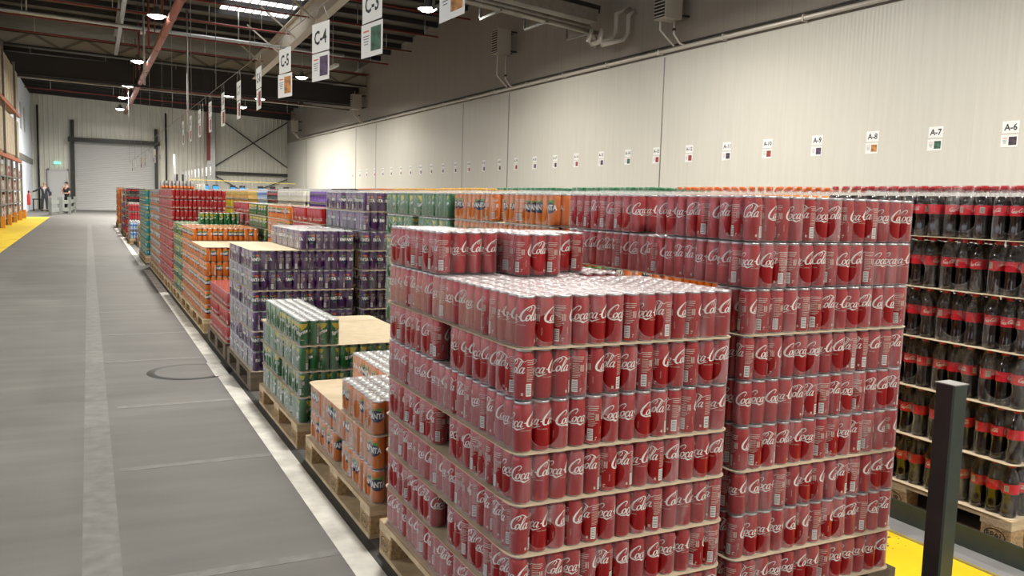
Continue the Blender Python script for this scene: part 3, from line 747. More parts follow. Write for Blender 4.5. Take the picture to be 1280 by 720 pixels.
# back wall: ribbed cladding
mb = MB(); x = -14.
vs, fs = [], []
xs = []
while x < XR: xs += [(x, 0), (x+.19, 0), (x+.215, -.04), (x+.275, -.04)]; x += .30
for i, (xx, dy) in enumerate(xs): vs += [(xx, YB+dy, 0), (xx, YB+dy, 9.5)]
for i in range(len(xs)-1): fs.append((2*i, 2*i+2, 2*i+3, 2*i+1))
mat('cladding', (.74, .73, .65), .5, .0, noise=.06, nscale=.8)
mb.add(vs, fs, 'cladding'); mb.box(-14, XR, YB+.02, YB+.1, 0, 9.5, 'cladding'); mb.build('wall_back', kind='structure')
MB().box(-14, -13.8, 26, YB, 0, 10, 'cladding').build('wall_left', kind='structure')
for yy in (-8, 3.2, 14.6): MB().box(-14, -13.8, yy, yy+.5, 0, 10, 'cladding').build('wall_left_pier', kind='structure')
MB().box(-14, -13.8, -7.5, 26, 5.2, 10, 'cladding').build('wall_left_lintel', kind='structure')     # unseen loading bays left open below to let daylight reach the stacks
MB().box(-14, XR, YF-.2, YF, 0, 10, 'wall_low').build('wall_front', kind='structure')
# white office block wall on the left
wl = MB(); wl.box(-7, -3.45, 50.4, YB, 0, 7.9, 'daylit_wall').build('wall_left_office', kind='structure')
for k, (y0, y1, z0, z1) in enumerate(((57.2, 58.2, 4.9, 6.4), (60.5, 61.5, 4.9, 6.4))):
    MB().box(-3.46, -3.43, y0, y1, z0, z1, 'steel_light').build('window_%d' % (k+1), kind='structure')
MB().box(-3.44, -3.38, 50.4, 67.9, 3.1, 3.45, 'steel_mid').build('trim_office', kind='structure')
# roller door
dr = thing('door_1', None, None, (0, 0, 0)); dr['kind'] = 'structure'
mat('shutter', (.56, .565, .56), .45, .2)
mb = MB(); vs, fs = [], []; nz = 54
for i in range(nz*2+1):
    z = 4.85*i/(nz*2); vs += [(-.85, YB-.16-(.03 if i % 2 else 0), z), (4.4, YB-.16-(.03 if i % 2 else 0), z)]
for i in range(nz*2): fs.append((2*i, 2*i+1, 2*i+3, 2*i+2))
mb.add(vs, fs, 'shutter'); mb.build('shutter', dr)
MB().box(-1.05, -.80, YB-.3, YB-.05, 0, 6.3, 'steel_dark').build('guide_post', dr)
MB().box(4.40, 4.62, YB-.3, YB-.05, 0, 6.0, 'steel_dark').build('guide_post', dr)
MB().box(-1.2, 4.75, YB-.5, YB-.1, 4.8, 5.1, 'steel_dark').build('roller_box', dr)
d2 = thing('door_2', None, None, (0, 0, 0)); d2['kind'] = 'structure'
mat('door_grey', (.62, .63, .62), .5)
MB().box(-2.42, -1.32, YB-.12, YB-.05, .02, 2.75, 'door_grey').build('leaf', d2)
mb = MB(); mb.box(-2.52, -2.42, YB-.16, YB-.04, 0, 2.85, 'steel_light'); mb.box(-1.32, -1.22, YB-.16, YB-.04, 0, 2.85, 'steel_light'); mb.box(-2.52, -1.22, YB-.16, YB-.04, 2.75, 2.87, 'steel_light'); mb.build('frame', d2)
MB().box(-2.36, -2.30, YB-.18, YB-.11, 1.0, 1.25, 'steel_dark').build('handle', d2)
e_ = thing('exit_sign', 'small green lit exit sign above the grey back door', 'sign', (-1.9, YB-.085, 3.2)); MB().box(-.22, .22, -.04, .04, 0, .16, 'exit_green').build('panel', e_)
# steelwork on the back wall
MB().box(8.0, 8.6, YB-.45, YB-.05, 0, 3.9, 'galv').build('column', label='grey lower casing of the steel column on the back wall', cat='column')
MB().box(8.05, 8.25, YB-.5, YB-.05, 3.9, 7.6, 'pipe_red').build('column', label='maroon upper flange of the column on the back wall', cat='column')
MB().box(8.27, 8.6, YB-.45, YB-.05, 3.9, 7.6, 'galv').build('column', label='grey upper part of the column on the back wall', cat='column')
MB().box(8.6, XR, YB-.35, YB-.1, 2.92, 3.12, 'steel_dark').build('beam', label='dark horizontal steel beam on back wall between column and corner', cat='beam')
MB().bar((8.6, YB-.2, 3.5), (XR, YB-.2, 7.1), .08, .08, 'steel_dark').build('brace', label='dark diagonal brace rising toward the back corner', cat='brace')
MB().bar((9.2, YB-.26, 6.9), (XR, YB-.26, 3.6), .08, .08, 'steel_dark').build('brace', label='dark diagonal brace falling toward the back corner', cat='brace')
MB().bar((8.6, YB-.2, 2.8), (10.8, YB-.2, 1.6), .06, .06, 'steel_dark').build('brace', label='short dark brace below the back wall beam, by the column', cat='brace')
MB().bar((11.2, YB-.2, 1.6), (XR, YB-.2, 2.7), .06, .06, 'steel_dark').build('brace', label='short dark brace below the back wall beam, by the corner', cat='brace')
for x in (-3.05, 5.2): MB().tube([(x, YB-.15, 0), (x, YB-.15, 7.2)], .06, 'steel_dark').build('drain_pipe', label='dark vertical pipe on back wall, %s the roller door' % ('on the office side of' if x < 0 else 'between column and'), cat='pipe')

# ------------------------------------------------------------------ roof
def rz(x, y): return 9.25-.040*(max(y, 14)-30)+.030*(14-x)
def slab(y0, y1, dz0, dz1, m, x0=-14., x1=XR):
    mb = MB(); vs = []
    for dz in (dz0, dz1):
        for x, y in ((x0, y0), (x1, y0), (x1, y1), (x0, y1)): vs.append((x, y, rz(x, y)+dz))
    return mb.add(vs, [(0, 3, 2, 1), (4, 5, 6, 7), (0, 1, 5, 4), (1, 2, 6, 5), (2, 3, 7, 6), (3, 0, 4, 7)], m)
slab(YF, 35.2, .24, .30, 'roof_deck').build('ceiling', kind='structure')
cb = slab(35.2, 39.6, .24, .30, 'roof_deck', -14, 5.2); cb.merge(slab(35.2, 39.6, .24, .30, 'roof_deck', 8.1, XR)); cb.build('ceiling_bay', kind='structure')
slab(39.6, YB, .24, .30, 'roof_deck').build('ceiling_far', kind='structure')
sk = thing('window_3', None, None); sk['kind'] = 'structure'
slab(35.2, 39.6, .31, .35, 'skylight_glow', 5.2, 8.1).build('pane', sk)
for k in range(9): slab(35.2, 39.6, .25, .33, 'skylit_cream', 5.2+k*.34, 5.23+k*.34).build('glazing_bar', sk)
k = 0; y = 14.5
while y < YB-1:
    if not 44.5 < y < 49.5:
        slab(y, y+.16, .02, .238, 'roof_steel').build('purlin', label='dark roof purlin, %s from the camera' % ordn(k+1), cat='purlin', group='roof purlins'); k += 1
    y += 1.65
# lattice girder (pale panels stand for light behind) and deep beam across the hall
lg = thing('lattice_girder', 'long lattice girder with pale panels for light behind it, across the roof', 'girder', (0, 46.8, 0))
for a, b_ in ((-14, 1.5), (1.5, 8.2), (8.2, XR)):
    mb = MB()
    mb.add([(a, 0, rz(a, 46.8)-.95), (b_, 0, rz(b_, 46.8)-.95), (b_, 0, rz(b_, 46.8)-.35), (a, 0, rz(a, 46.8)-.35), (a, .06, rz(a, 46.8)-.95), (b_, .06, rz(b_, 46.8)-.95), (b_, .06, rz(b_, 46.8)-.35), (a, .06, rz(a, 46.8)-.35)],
           [(0, 1, 2, 3), (7, 6, 5, 4), (0, 4, 5, 1), (3, 2, 6, 7)], 'gap_light')
    mb.build('gap_light_panel', lg)
mb = MB()
for zz in (-.35, -.95): mb.bar((-14, -.05, rz(-14, 46.8)+zz), (XR, -.05, rz(XR, 46.8)+zz), .10, .08, 'roof_steel')
mb.build('chord', lg)
mat('lattice_dark', (.20, .18, .15), .7)
for k in range(24):
    x = -13.5+k*1.13; up_ = k % 2
    MB().bar((x, -.03, rz(x, 46.8)-(.95 if up_ else .35)), (x+1.13, -.03, rz(x, 46.8)-(.35 if up_ else .95)), .03, .12, 'lattice_dark').build('diagonal', lg)
db = thing('deep_beam', 'deep dark beam spanning the hall behind the lattice girder', 'beam', (0, 48.4, 0))
mb = MB(); mb.bar((-14, 0, 7.62), (XR, 0, 7.22), .30, 1.0, 'roof_steel'); mb.build('web', db)
MB().bar((-14, -.2, 7.05), (XR, -.2, 6.65), .10, .10, 'roof_steel').build('lower_flange', db)
MB().tube([(-13.9, 49.6, 7.46), (XR, 49.6, 6.82)], .07, 'duct', 8).build('overhead_pipe', label='pale pipe across the hall under the deep beam', cat='pipe')
MB().tube([(-13.9, 50.2, 7.32), (XR, 50.2, 6.62)], .05, 'duct', 8).build('overhead_pipe', label='second thinner pale pipe across the hall under the deep beam', cat='pipe')
fb = thing('end_beam', 'deep dark roof beam in front of the top of the back wall', 'beam', (0, 66.6, 0))
mb = MB(); mb.bar((-14, 0, 8.85), (XR, 0, 7.75), .25, 1.15, 'roof_steel'); mb.build('web', fb)
# long girders along the hall
g = thing('roof_girder', 'pale steel roof girder running the length of the hall', 'girder', (7.95, 0, 0))
def yz(y, d): return rz(7.95, y)-d
for nm, d, wx, wz in (('top_flange', .30, .30, .04), ('bottom_flange', 1.30, .32, .05)): MB().bar((0, 14, yz(14, d)), (0, 46.5, yz(46.5, d)), wx, wz, 'skylit_cream').build(nm, g)
mb = MB(); mb.bar((0, 14, yz(14, .80)), (0, 46.5, yz(46.5, .80)), .03, 1.0, 'skylit_cream'); mb.build('web', g)
for k in range(9): MB().bar((-.1, 16+k*3.4, yz(16+k*3.4, 1.2)), (-1.5, 16+k*3.4, yz(16+k*3.4, .1)), .06, .06, 'skylit_cream').build('knee_brace', g)
g2 = thing('roof_girder', 'dark lattice roof girder above the aisle lamps', 'girder', (1.35, 0, 0))
for nm, d in (('top_chord', 0.), ('bottom_chord', .9)): MB().bar((0, 14, rz(1.35, 14)-d), (0, 46.5, rz(1.35, 46.5)-d), .16, .10, 'galv').build(nm, g2)
for k in range(16): MB().bar((0, 15+k*2, rz(1.35, 15+2*k)-(.9 if k % 2 else 0)), (0, 17+k*2, rz(1.35, 17+2*k)-(0 if k % 2 else .9)), .05, .05, 'galv').build('diagonal', g2)
# sprinkler pipes across, with drop rods
for k, y in enumerate((27.7, 31.0, 34.4, 37.7, 41.1, 44.3, 52.5, 57, 62)):
    t = thing('sprinkler_pipe', 'thin red sprinkler pipe across the roof, %s from the camera' % ordn(k+1), 'pipe', (0, y, 0), 0, 'red sprinkler pipes')
    zz = .78 if y < 50 else .75
    MB().tube([(-13.5, 0, rz(-13.5, y)-zz), (13.4, 0, rz(13.4, y)-zz)], .035, 'pipe_red', 7).build('pipe', t)
    for j, x in enumerate((-2.6, 1.0, 4.6, 6.7, 9.3, 12.2)):
        MB().tube([(x+.3*(k % 3), 0, rz(x, y)-zz), (x+.3*(k % 3), 0, rz(x, y)+.25)], .018, 'galv', 6).build('hanger', t)
t = thing('cable_tray', 'silver service pipe across the roof between red sprinkler pipes', 'pipe', (0, 38.6, 0))
MB().tube([(-13.5, 0, rz(-13.5, 38.6)-1.18), (10.5, 0, rz(10.5, 38.6)-1.18)], .075, 'steel_light', 8).build('pipe', t)
for x in (-2, 1.3, 3.2, 5.9, 8.2): MB().tube([(x, 0, rz(x, 38.6)-1.1), (x, 0, rz(x, 38.6)+.3)], .03, 'galv', 6).build('hanger', t)
t = thing('sprinkler_main', 'thick faded red main pipe along the roof above the aisle', 'pipe', (2.50, 0, 7.0))
MB().tube([(0, 14, 0), (0, 67.5, 0)], .13, 'pipe_pink', 14).build('pipe', t)
for k in range(16): MB().lathe([(.15, -.06), (.15, .06)], 'pipe_pink', 12).build('coupling', t, (0, 16.5+k*3.3, 0), (PI/2, 0, 0))
for k in range(12): MB().tube([(-.25, 20+k*3.4, .1), (-.25, 20+k*3.4, rz(2.2, 20+k*3.4)-6.9)], .045 if k % 2 else .02, 'pipe_red', 7).build('riser', t)

# ------------------------------------------------------------------ lamps
lamp_bell = MB().lathe([(.05, .30), (.09, .29), (.10, .16), (.30, .02), (.31, 0), (.29, 0), (.27, .015)], 'steel_mid', 24).mesh('bell')
lamp_lens = MB().lathe([(.08, -.085), (.19, -.055), (.26, .0), (.27, .012)], 'lamp_glow', 24).mesh('lens')
def lamp(x, y, z, label, light=True, power=1.):
    t = thing('high_bay_lamp', label, 'lamp', (x, y, z), 0, 'high bay lamps')
    inst(lamp_bell, 'bell', t); inst(lamp_lens, 'lens', t, (0, 0, .003))
    MB().tube([(0, 0, .30), (0, 0, rz(x, y)+.3-z)], .012, 'steel_mid', 6).build('cord', t)
    if light:
        L = bpy.data.lights.new('lamp_light', 'AREA'); L.shape = 'DISK'; L.size = .5; L.energy = LAMP_W*power; L.color = (1, .945, .86); L.spread = math.radians(165)
        o = bpy.data.objects.new('lamp_light', L); o.location = (0, 0, -.10); o.parent = t; col.objects.link(o)
for k, (x, y, z, p_) in enumerate(((2.06, 29.8, 7, 1), (2.03, 40.5, 7, 1), (2.0, 50.4, 7, 1.8), (1.97, 56.6, 7, 1.7), (2.02, 63.5, 6.9, .3))):
    lamp(x, y, z, 'bright round high bay lamp beside the red main pipe, %s from the camera' % ordn(k+1), True, p_)
for k, (x, y, z) in enumerate(((9.11, 40.9, 7), (7.34, 51.6, 7), (9.08, 51.6, 7.0), (8.95, 57.1, 7))):
    lamp(x, y, z, 'high bay lamp over the stacks near the pale girder, %s from the camera' % ordn(k+1), True, 1.3 if k else .9)
for k, (x, y) in enumerate(((2.0, -3), (2.0, 5), (2.0, 13), (2.0, 21.5), (9., -3), (9., 6), (9., 15), (9., 24.), (-6, 10), (-6, 28), (-6, 44))):
    lamp(x, y, 7.0, 'high bay lamp above and out of sight of the photo, %s of these' % ordn(k+1), True, (.7, .55, .55, .8, 1.2, 1.2, 1.1, .9, .7, .7, .7)[k])
for k, (x, y, z) in enumerate(((9.58, 37.0, 7.05), (2.15, 38.9, 8.0), (2.1, 49., 7.7))):
    t = thing('tube_lamp', ['unlit tube lamp hanging on a rod behind the C-4 sign', 'small unlit box lamp beside the red main pipe', 'farther small unlit box lamp beside the red main pipe'][k], 'lamp', (x, y, z))
    MB().bbox(-.09, .09, -.7 if k == 0 else -.35, .7 if k == 0 else .35, -.06, .05, 'sign_white').build('body', t)
    MB().tube([(0, 0, .05), (0, 0, rz(x, y)+.3-z)], .012, 'steel_light', 6).build('rod', t)
for k, (x, y, z0) in enumerate(((2.13, 38.0, 5.75), (3.97, 40, 4.1))):
    MB().tube([(x, y, z0), (x, y, rz(x, y)+.3)], .04, 'steel_light', 8).build('drop_pipe', label=['long white drop pipe in front of the red main pipe', 'white drop pipe among the C row signs'][k], cat='pipe')
MB().tube([(3.39, 40, .001), (3.39, 40, 3.1)], .05, 'steel_light', 8).build('standpipe', label='pale standing pipe rising between far bottle stacks', cat='pipe')

# ------------------------------------------------------------------ pipes, duct and heaters at the right wall
ac = thing('pipe_bundle', 'bundle of lagged pipes and duct entering the dark upper wall', 'pipework', (0, 21.0, 0))
MB().tube([(8.2, 0, 6.72), (13.1, 0, 6.26)], .075, 'duct', 10).build('lower_pipe', ac)
MB().tube([(8.2, .5, 6.98), (13.0, .5, 6.52), (13.25, .5, 6.2), (13.5, .9, 6.1)], .085, 'duct', 10).build('middle_pipe', ac)
mb = MB(); mb.bar((7.6, .6, 7.36), (13.2, .6, 6.84), .55, .34, 'duct'); mb.build('duct', ac)
mb = MB(); mb.bar((7.6, 1.1, 7.76), (13.6, 1.1, 7.16), .5, .22, 'roof_steel'); mb.build('tray', ac)
MB().tube([(12.75, -.1, 6.33), (12.65, -.1, 6.0), (12.75, -.1, 5.93), (13.45, -.1, 6.2), (13.55, -.1, 6.35), (13.55, -.1, 6.85), (14., -.1, 7.05)], .065, 'conduit', 10).build('hook_pipe', ac)
MB().tube([(12.95, -.35, 6.33), (12.85, -.35, 5.98), (12.95, -.35, 5.9), (13.65, -.35, 6.12), (13.8, -.35, 6.3), (13.8, -.35, 6.8), (14., -.35, 6.95)], .065, 'conduit', 10).build('hook_pipe', ac)
for k in range(4): MB().box(8.5+k*1.4, 8.56+k*1.4, -.1, 1.3, 6.62-.13*k, 6.68-.13*k, 'steel_mid').box(8.5+k*1.4, 8.56+k*1.4, 1.25, 1.3, 6.62-.13*k, 7.7-.13*k, 'steel_mid').build('bracket', ac)

def heater(y, z, label, s=1.):
    t = thing('wall_heater', label, 'heater', (XR, y, z), 0, 'louvred heater units on the upper wall')
    w_, h, d = .50*s, .86*s, .55*s
    MB().bbox(-.25-d, -.25, -w_/2, w_/2, 0, h, 'unit_grey', .02).build('casing', t)
    mb = MB()
    for i in range(9): mb.box(-.25-d-.02, -.25-d+.01, -w_/2+.04, w_/2-.04, .06+i*h/10, .06+i*h/10+.022, 'conduit')
    mb.box(-.25-d-.004, -.25-d, -w_/2+.03, w_/2-.03, .03, h-.05, 'ink_black'); mb.build('louvres', t)
    mb = MB()
    for sgn in (-1, 1):
        mb.box(-.3, 0, sgn*w_*.4-.02, sgn*w_*.4+.02, h*.9, h*.9+.05, 'steel_dark'); mb.box(-.3, 0, sgn*w_*.4-.02, sgn*w_*.4+.02, h*.1, h*.1+.05, 'steel_dark')
    mb.build('bracket', t)
    MB().tube([(-.35, -.05, .02), (-.35, -.05, (5.9-z)), (-.22, -.15, 5.66-z), (-.12, -.25, 5.60-z)], .028, 'conduit', 8).build('feed_pipe', t)
    MB().tube([(-.5, w_/2+.1, h*1.3), (-.5, w_/2+.1, 6.05-z), (-.2, .12, 5.63-z)], .028, 'conduit', 8).build('return_pipe', t)
    MB().lathe([(.05, 0), (.05, .06)], 'steel_dark', 8).build('valve', t, (-.35, -.05, (5.98-z)))
heater(18.35, 6.24, 'large louvred heater unit on upper wall at the top edge', 1.0)
heater(28.3, 6.75, 'louvred heater unit on upper wall, middle of the row', 1.0)
heater(47.0, 6.35, 'small distant heater unit on upper wall by deep beam', .95)
heater(63.0, 6.1, 'last heater unit on upper wall near back corner', .9)

# ------------------------------------------------------------------ labels on the wall, A-6 onward
LABW, LABH = .30, .20
def number_sheet(mb, txt, fn, w_=.30, h=.205):
    lay(mb, rect2d(-w_/2, w_/2, 0, h), lambda u, v: fn(u, v, 0), 'paper')
    sh = text2d(txt, .02); wd = max(x for x, _ in sh[0])-min(x for x, _ in sh[0]); sz = .115 if wd*.115 < w_*.85 else w_*.85/wd
    lay(mb, place2d(sh, sz, 0, h/2), lambda u, v: fn(u, v, 1), 'ink_black')
def product_sheet(mb, pic, fn, w_=.30, h=.205):
    lay(mb, rect2d(-w_/2, w_/2, 0, h), lambda u, v: fn(u, v, 0), 'paper')
    lay(mb, rect2d(-.01, w_/2-.02, .035, h-.03), lambda u, v: fn(u, v, 1), pic)
    lay(mb, rect2d(-w_/2+.035, -.04, h-.055, h-.045), lambda u, v: fn(u, v, 1), 'ink_darkorange')
    for i in range(4): lay(mb, rect2d(-w_/2+.03+.006*i, -.035-.006*i, h-.085-i*.018, h-.079-i*.018), lambda u, v: fn(u, v, 1), 'ink_grey')
pics = {6: 'photo_dark', 7: 'photo_green', 8: 'photo_orange', 9: 'photo_purple', 10: 'photo_red', 11: 'photo_dark', 12: 'photo_red', 13: 'photo_red', 14: 'photo_green', 15: 'photo_purple'}
for n_ in range(6, 35):
    y = 9.27+1.43*(n_-6)
    t = thing('wall_label', 'white paper label reading A-%d with small product sheet, on the pale wall' % n_, 'wall label', (XR-.004, y+random.uniform(-.04, .04), 2.62), 0, 'A row labels on the wall')
    fnW = lambda u, v, k: (-.002-.0015*k, -u, v)
    def solid(mb, f):      # give the sheet a thickness
        mb.box(-.0015, .0035, -.15, .15, 0, .205, 'paper'); f(mb)
    mb = MB(); solid(mb, lambda m_: number_sheet(m_, 'A-%d' % n_, fnW)); mb.build('number_sheet', t, (0, 0, .235))
    mb = MB(); solid(mb, lambda m_: product_sheet(m_, pics.get(n_, ['photo_purple', 'photo_red', 'photo_dark'][n_ % 3]), fnW)); mb.build('product_sheet', t, (0, .01, 0))
# hanging C row signs
cw = thing('sign_wire', 'long steel wire carrying the hanging C row signs', 'wire', (1.75, 0, 3.02))
MB().tube([(0, 1.5, 0), (0, 30, 0)], .004, 'steel_mid', 5).build('wire', cw)
for y in (2.9, 5.0, 7.9, 10.6, 13.6, 17.0, 21): MB().tube([(0, y, 0), (0, y, rz(1.75, y)-2.8)], .004, 'steel_mid', 5).build('drop_wire', cw)
cpic = {2: 'photo_orange', 3: 'photo_green', 4: 'photo_purple', 5: 'photo_orange'}
for n_ in range(2, 13):
    y = 4.30+1.43*(n_-2)
    r_ = random.Random(n_); yaw = {2: .0, 3: .12, 4: .20, 5: .14, 6: .0, 7: .0}.get(n_, r_.uniform(-.03, .05)); yaw2 = {4: .2, 5: .22, 3: .16, 6: -.02}.get(n_, yaw+r_.uniform(-.04, .04))
    t = thing('hanging_sign', 'white hanging sign reading C-%d with product sheet below, on the wire' % n_, 'sign', (1.75, y, 2.40), 0, 'C row hanging signs')
    fnS = lambda u, v, k: (-.0015-.001*k, -u, v)
    mb = MB(); mb.box(-.001, .001, -.16, .16, 0, .235, 'sign_white'); number_sheet(mb, 'C-%d' % n_, fnS, .32, .235); mb.build('number_sheet', t, (0, 0, .255), (0, 0, yaw))
    mb = MB(); mb.box(-.001, .001, -.16, .16, 0, .225, 'sign_white'); product_sheet(mb, cpic.get(n_, 'photo_red'), fnS, .32, .225); mb.build('product_sheet', t, (0, 0, .02), (0, .0, yaw2))
    mb = MB()
    for s_ in (-.14, .14): mb.tube([(s_*math.sin(-yaw), s_*math.cos(yaw), .49), (0, s_*.6, .62)], .0025, 'steel_mid', 5)
    mb.build('hook', t)
for row, (x0, ya, yb, n, w_) in enumerate(((2.05, 29, 50, 9, .3), (6.0, 49, 64, 9, .3))):
    mw = MB().tube([(x0, ya-1, 3.03), (x0, yb+1, 3.03)], .006, 'steel_mid', 5)
    for q in range(5): yq = ya-1+(yb-ya+2)*q/4; mw.tube([(x0, yq, 3.03), (x0, yq, rz(x0, yq)+.24)], .005, 'steel_mid', 5)
    cw = mw.build('sign_wire', label='wire of the %s row of small hanging signs' % ('inner' if row == 0 else 'outer'), cat='wire')
    for k in range(n):
        y = ya+(yb-ya)*k/(n-1)
        mb = MB(); mb.box(-.004, .004, -.15, .15, 0, .22, 'sign_white'); mb.box(-.004, .004, -.13, .14, -.24, -.02, 'sign_white'); mb.box(-.006, .006, -.02, .1, -.2, -.06, 'photo_purple')
        mb.tube([(0, 0, .22), (0, 0, .36)], .004, 'steel_mid', 5)
        mb.build('hanging_sign', loc=(x0, y, 2.68), rot=(0, 0, .05+.1*math.sin(k*2.1)), label='tiny distant hanging sign over the %s stacks, %s from the camera' % ('aisle side' if row == 0 else 'inner', ordn(k+1)), cat='sign', group='distant hanging signs')

# ------------------------------------------------------------------ racking on the left
rk = thing('pallet_rack', 'tall orange and grey pallet racking beside the yellow walkway', 'rack', (-2.85, 0, 0))
ys = [21+2.9*k for k in range(10)]
for iy, y in enumerate(ys):
    y = min(y, 47.0)
    for dx in (0, -1.0): MB().box(dx-.05, dx+.05, y-.05, y+.05, .002, 2.6 if iy % 2 else 7.0, 'steel_mid').build('upright', rk)
    MB().box(.02, .16, y-.09, y+.09, .002, .42, 'rack_orange').build('upright_guard', rk)
for z, m in ((2.62, 'rack_red'), (4.75, 'rack_red')):
    MB().box(-.06, .06, 21, 47, z, z+.13, m).build('beam', rk); MB().box(-1.06, -.94, 21, 47, z, z+.13, m).build('beam', rk)
for z in (.24, .78, 1.32, 1.86): MB().box(-1.05, .03, 21, 47, z, z+.06, 'steel_mid').build('shelf', rk)
for k in range(18): MB().box(.0, .03, 21.7+k*1.45, 21.76+k*1.45, .24, 2.6, 'steel_light').build('shelf_divider', rk)
r_ = random.Random(11)
for li, z in enumerate((.30, .84, 1.38, 1.92)):
    y = 30.
    k = 0
    while y < 46.4:
        l = r_.uniform(.38, .6); h = r_.uniform(.30, .44)
        kind = 'carton_red' if (y > 36 and r_.random() < .6) else 'carton'
        t = thing('carton', '%s carton on the %s rack shelf up, %s from its near end' % ('red' if kind == 'carton_red' else 'beige', ordn(li+1), ordn(k+1)), 'carton', (-2.86, y, z), 0, 'cartons on the rack shelves')
        MB().bbox(-.62, -.02, 0, l-.05, 0, h, kind, .01).build('box', t); k += 1
        MB().box(-.018, -.015, l*.3, l*.6, h*.4, h*.7, 'paper').build('shipping_label', t)
        y += l
for lvl, (z, h) in enumerate(((2.76, 1.75), (4.89, 1.9))):
    for k in range(19):
        y = 22.2+k*1.3
        if y+1.2 > 47: break
        t = thing('wrapped_load', 'film wrapped beige pallet load on the %s rack level, %s from camera' % (('lower', 'upper')[lvl], ordn(k+1)), 'pallet load', (-2.9, y, z), 0, 'wrapped loads high on the rack')
        MB().bbox(-.95, .02, 0, 1.2, .12, h, 'carton', .04).build('goods', t)
        mb = MB()
        for i in range(3): mb.box(-.95, 0, .02+i*.52, .14+i*.52, 0, .10, 'wood_light')
        mb.box(-.95, 0, 0, 1.2, .10, .12, 'wood_light'); mb.build('pallet', t)

# far end odds and ends
mb_rail = MB()
gr = thing('guard_rail', 'grey steel crash barrier near the back door, near panel', 'barrier', (0, 0, 0))
def railpanel(x0, y0, x1, y1, label):
    t = thing('guard_rail', label, 'barrier', (0, 0, 0), 0, 'grey crash barriers by the back door')
    for z in (.28, .72): MB().bar((x0, y0, z), (x1, y1, z), .07, .22, 'barrier_grey').build('rail', t)
    for a in (.04, .96): x, y = x0+(x1-x0)*a, y0+(y1-y0)*a; MB().box(x-.07, x+.07, y-.07, y+.07, .001, 1.0, 'barrier_grey').build('post', t)
bpy.data.objects.remove(gr)
railpanel(-1.86, 52, -1.5, 55.2, 'grey steel crash barrier by the back door, front panel')
railpanel(-1.42, 55.6, -.95, 55.9, 'short grey crash barrier panel in front of person in cap')
railpanel(-1.05, 57.0, -.78, 62.5, 'grey crash barrier panel leading to roller door')
st = thing('stool', 'dark low table beside suited man at back wall', 'stool', (-2.95, 63.6, 0))
MB().box(-.3, .25, -.2, .2, .72, .78, 'ink_black').build('top', st)
for i in (-.25, .2):
    for j in (-.15, .15): MB().box(i-.03, i+.03, j-.03, j+.03, .001, .72, 'ink_black').build('leg', st)
fe = thing('fire_extinguisher', 'red fire extinguisher on the white office wall', 'fire extinguisher', (-3.355, 61.6, .4))
MB().lathe([(.08, 0), (.09, .03), (.09, .6), (.05, .72), (.03, .78)], 'red_paint', 12).build('cylinder', fe); MB().lathe([(.05, .78), (.05, .86), (.02, .9)], 'ink_black', 8).build('valve', fe)
MB().box(-3.449, -3.42, 56.0, 56.7, 1.5, 2.2, 'red_paint').build('notice', label='red notice board on the white office wall', cat='notice')
br = thing('mezzanine_rail', 'yellow rail in front of back wall above far stacks', 'rail', (0, 62, 0))
MB().bar((6.2, 0, 2.36), (13.4, 0, 2.30), .03, .035, 'rail_yellow').build('rail', br)
for k in range(3): MB().box(6.3+k*3.4, 6.33+k*3.4, -.015, .015, 0.001, 2.31, 'steel_mid').build('post', br)
for k, x in enumerate((6.72, 7.3, 7.95, 9.1, 9.75, 11.0, 11.85, 12.8)):
    t = thing('blue_crate', 'blue crate on a stand under the yellow rail, %s counting away from the aisle' % ordn(k+1), 'crate', (x, 62.4, 1.55), 0, 'blue crates near the back wall')
    MB().bbox(-.2, .2, -.2, .2, 0, .42 if k < 3 else .35, 'blue_box', .03).build('body', t); MB().box(-.17, .17, -.17, .17, .35, .5, 'ink_black').build('contents', t)
bs = thing('bench', 'long grey bench carrying the blue crates', 'bench', (6.3, 62.4, 0))
MB().bbox(0, 7, -.3, .3, 1.46, 1.549, 'steel_mid').build('bench_top', bs)
for k in range(5): MB().box(.1+k*1.7, .2+k*1.7, -.2, .2, .001, 1.46, 'steel_mid').build('leg', bs)
fork = thing('forklift_mast', 'black machine silhouette by the back wall column pipe', 'machine', (5.7, 63, 0))
mb = MB(); mb.box(-.25, -.12, 0, .1, .001, 2.7, 'ink_black'); mb.box(.12, .25, 0, .1, .001, 2.7, 'ink_black'); mb.build('mast', fork)
MB().box(-.3, .35, -.1, .3, 1.9, 2.15, 'ink_black').build('carriage', fork); MB().box(-.7, -.3, -.1, .2, 1.6, 1.75, 'ink_black').build('arm', fork)

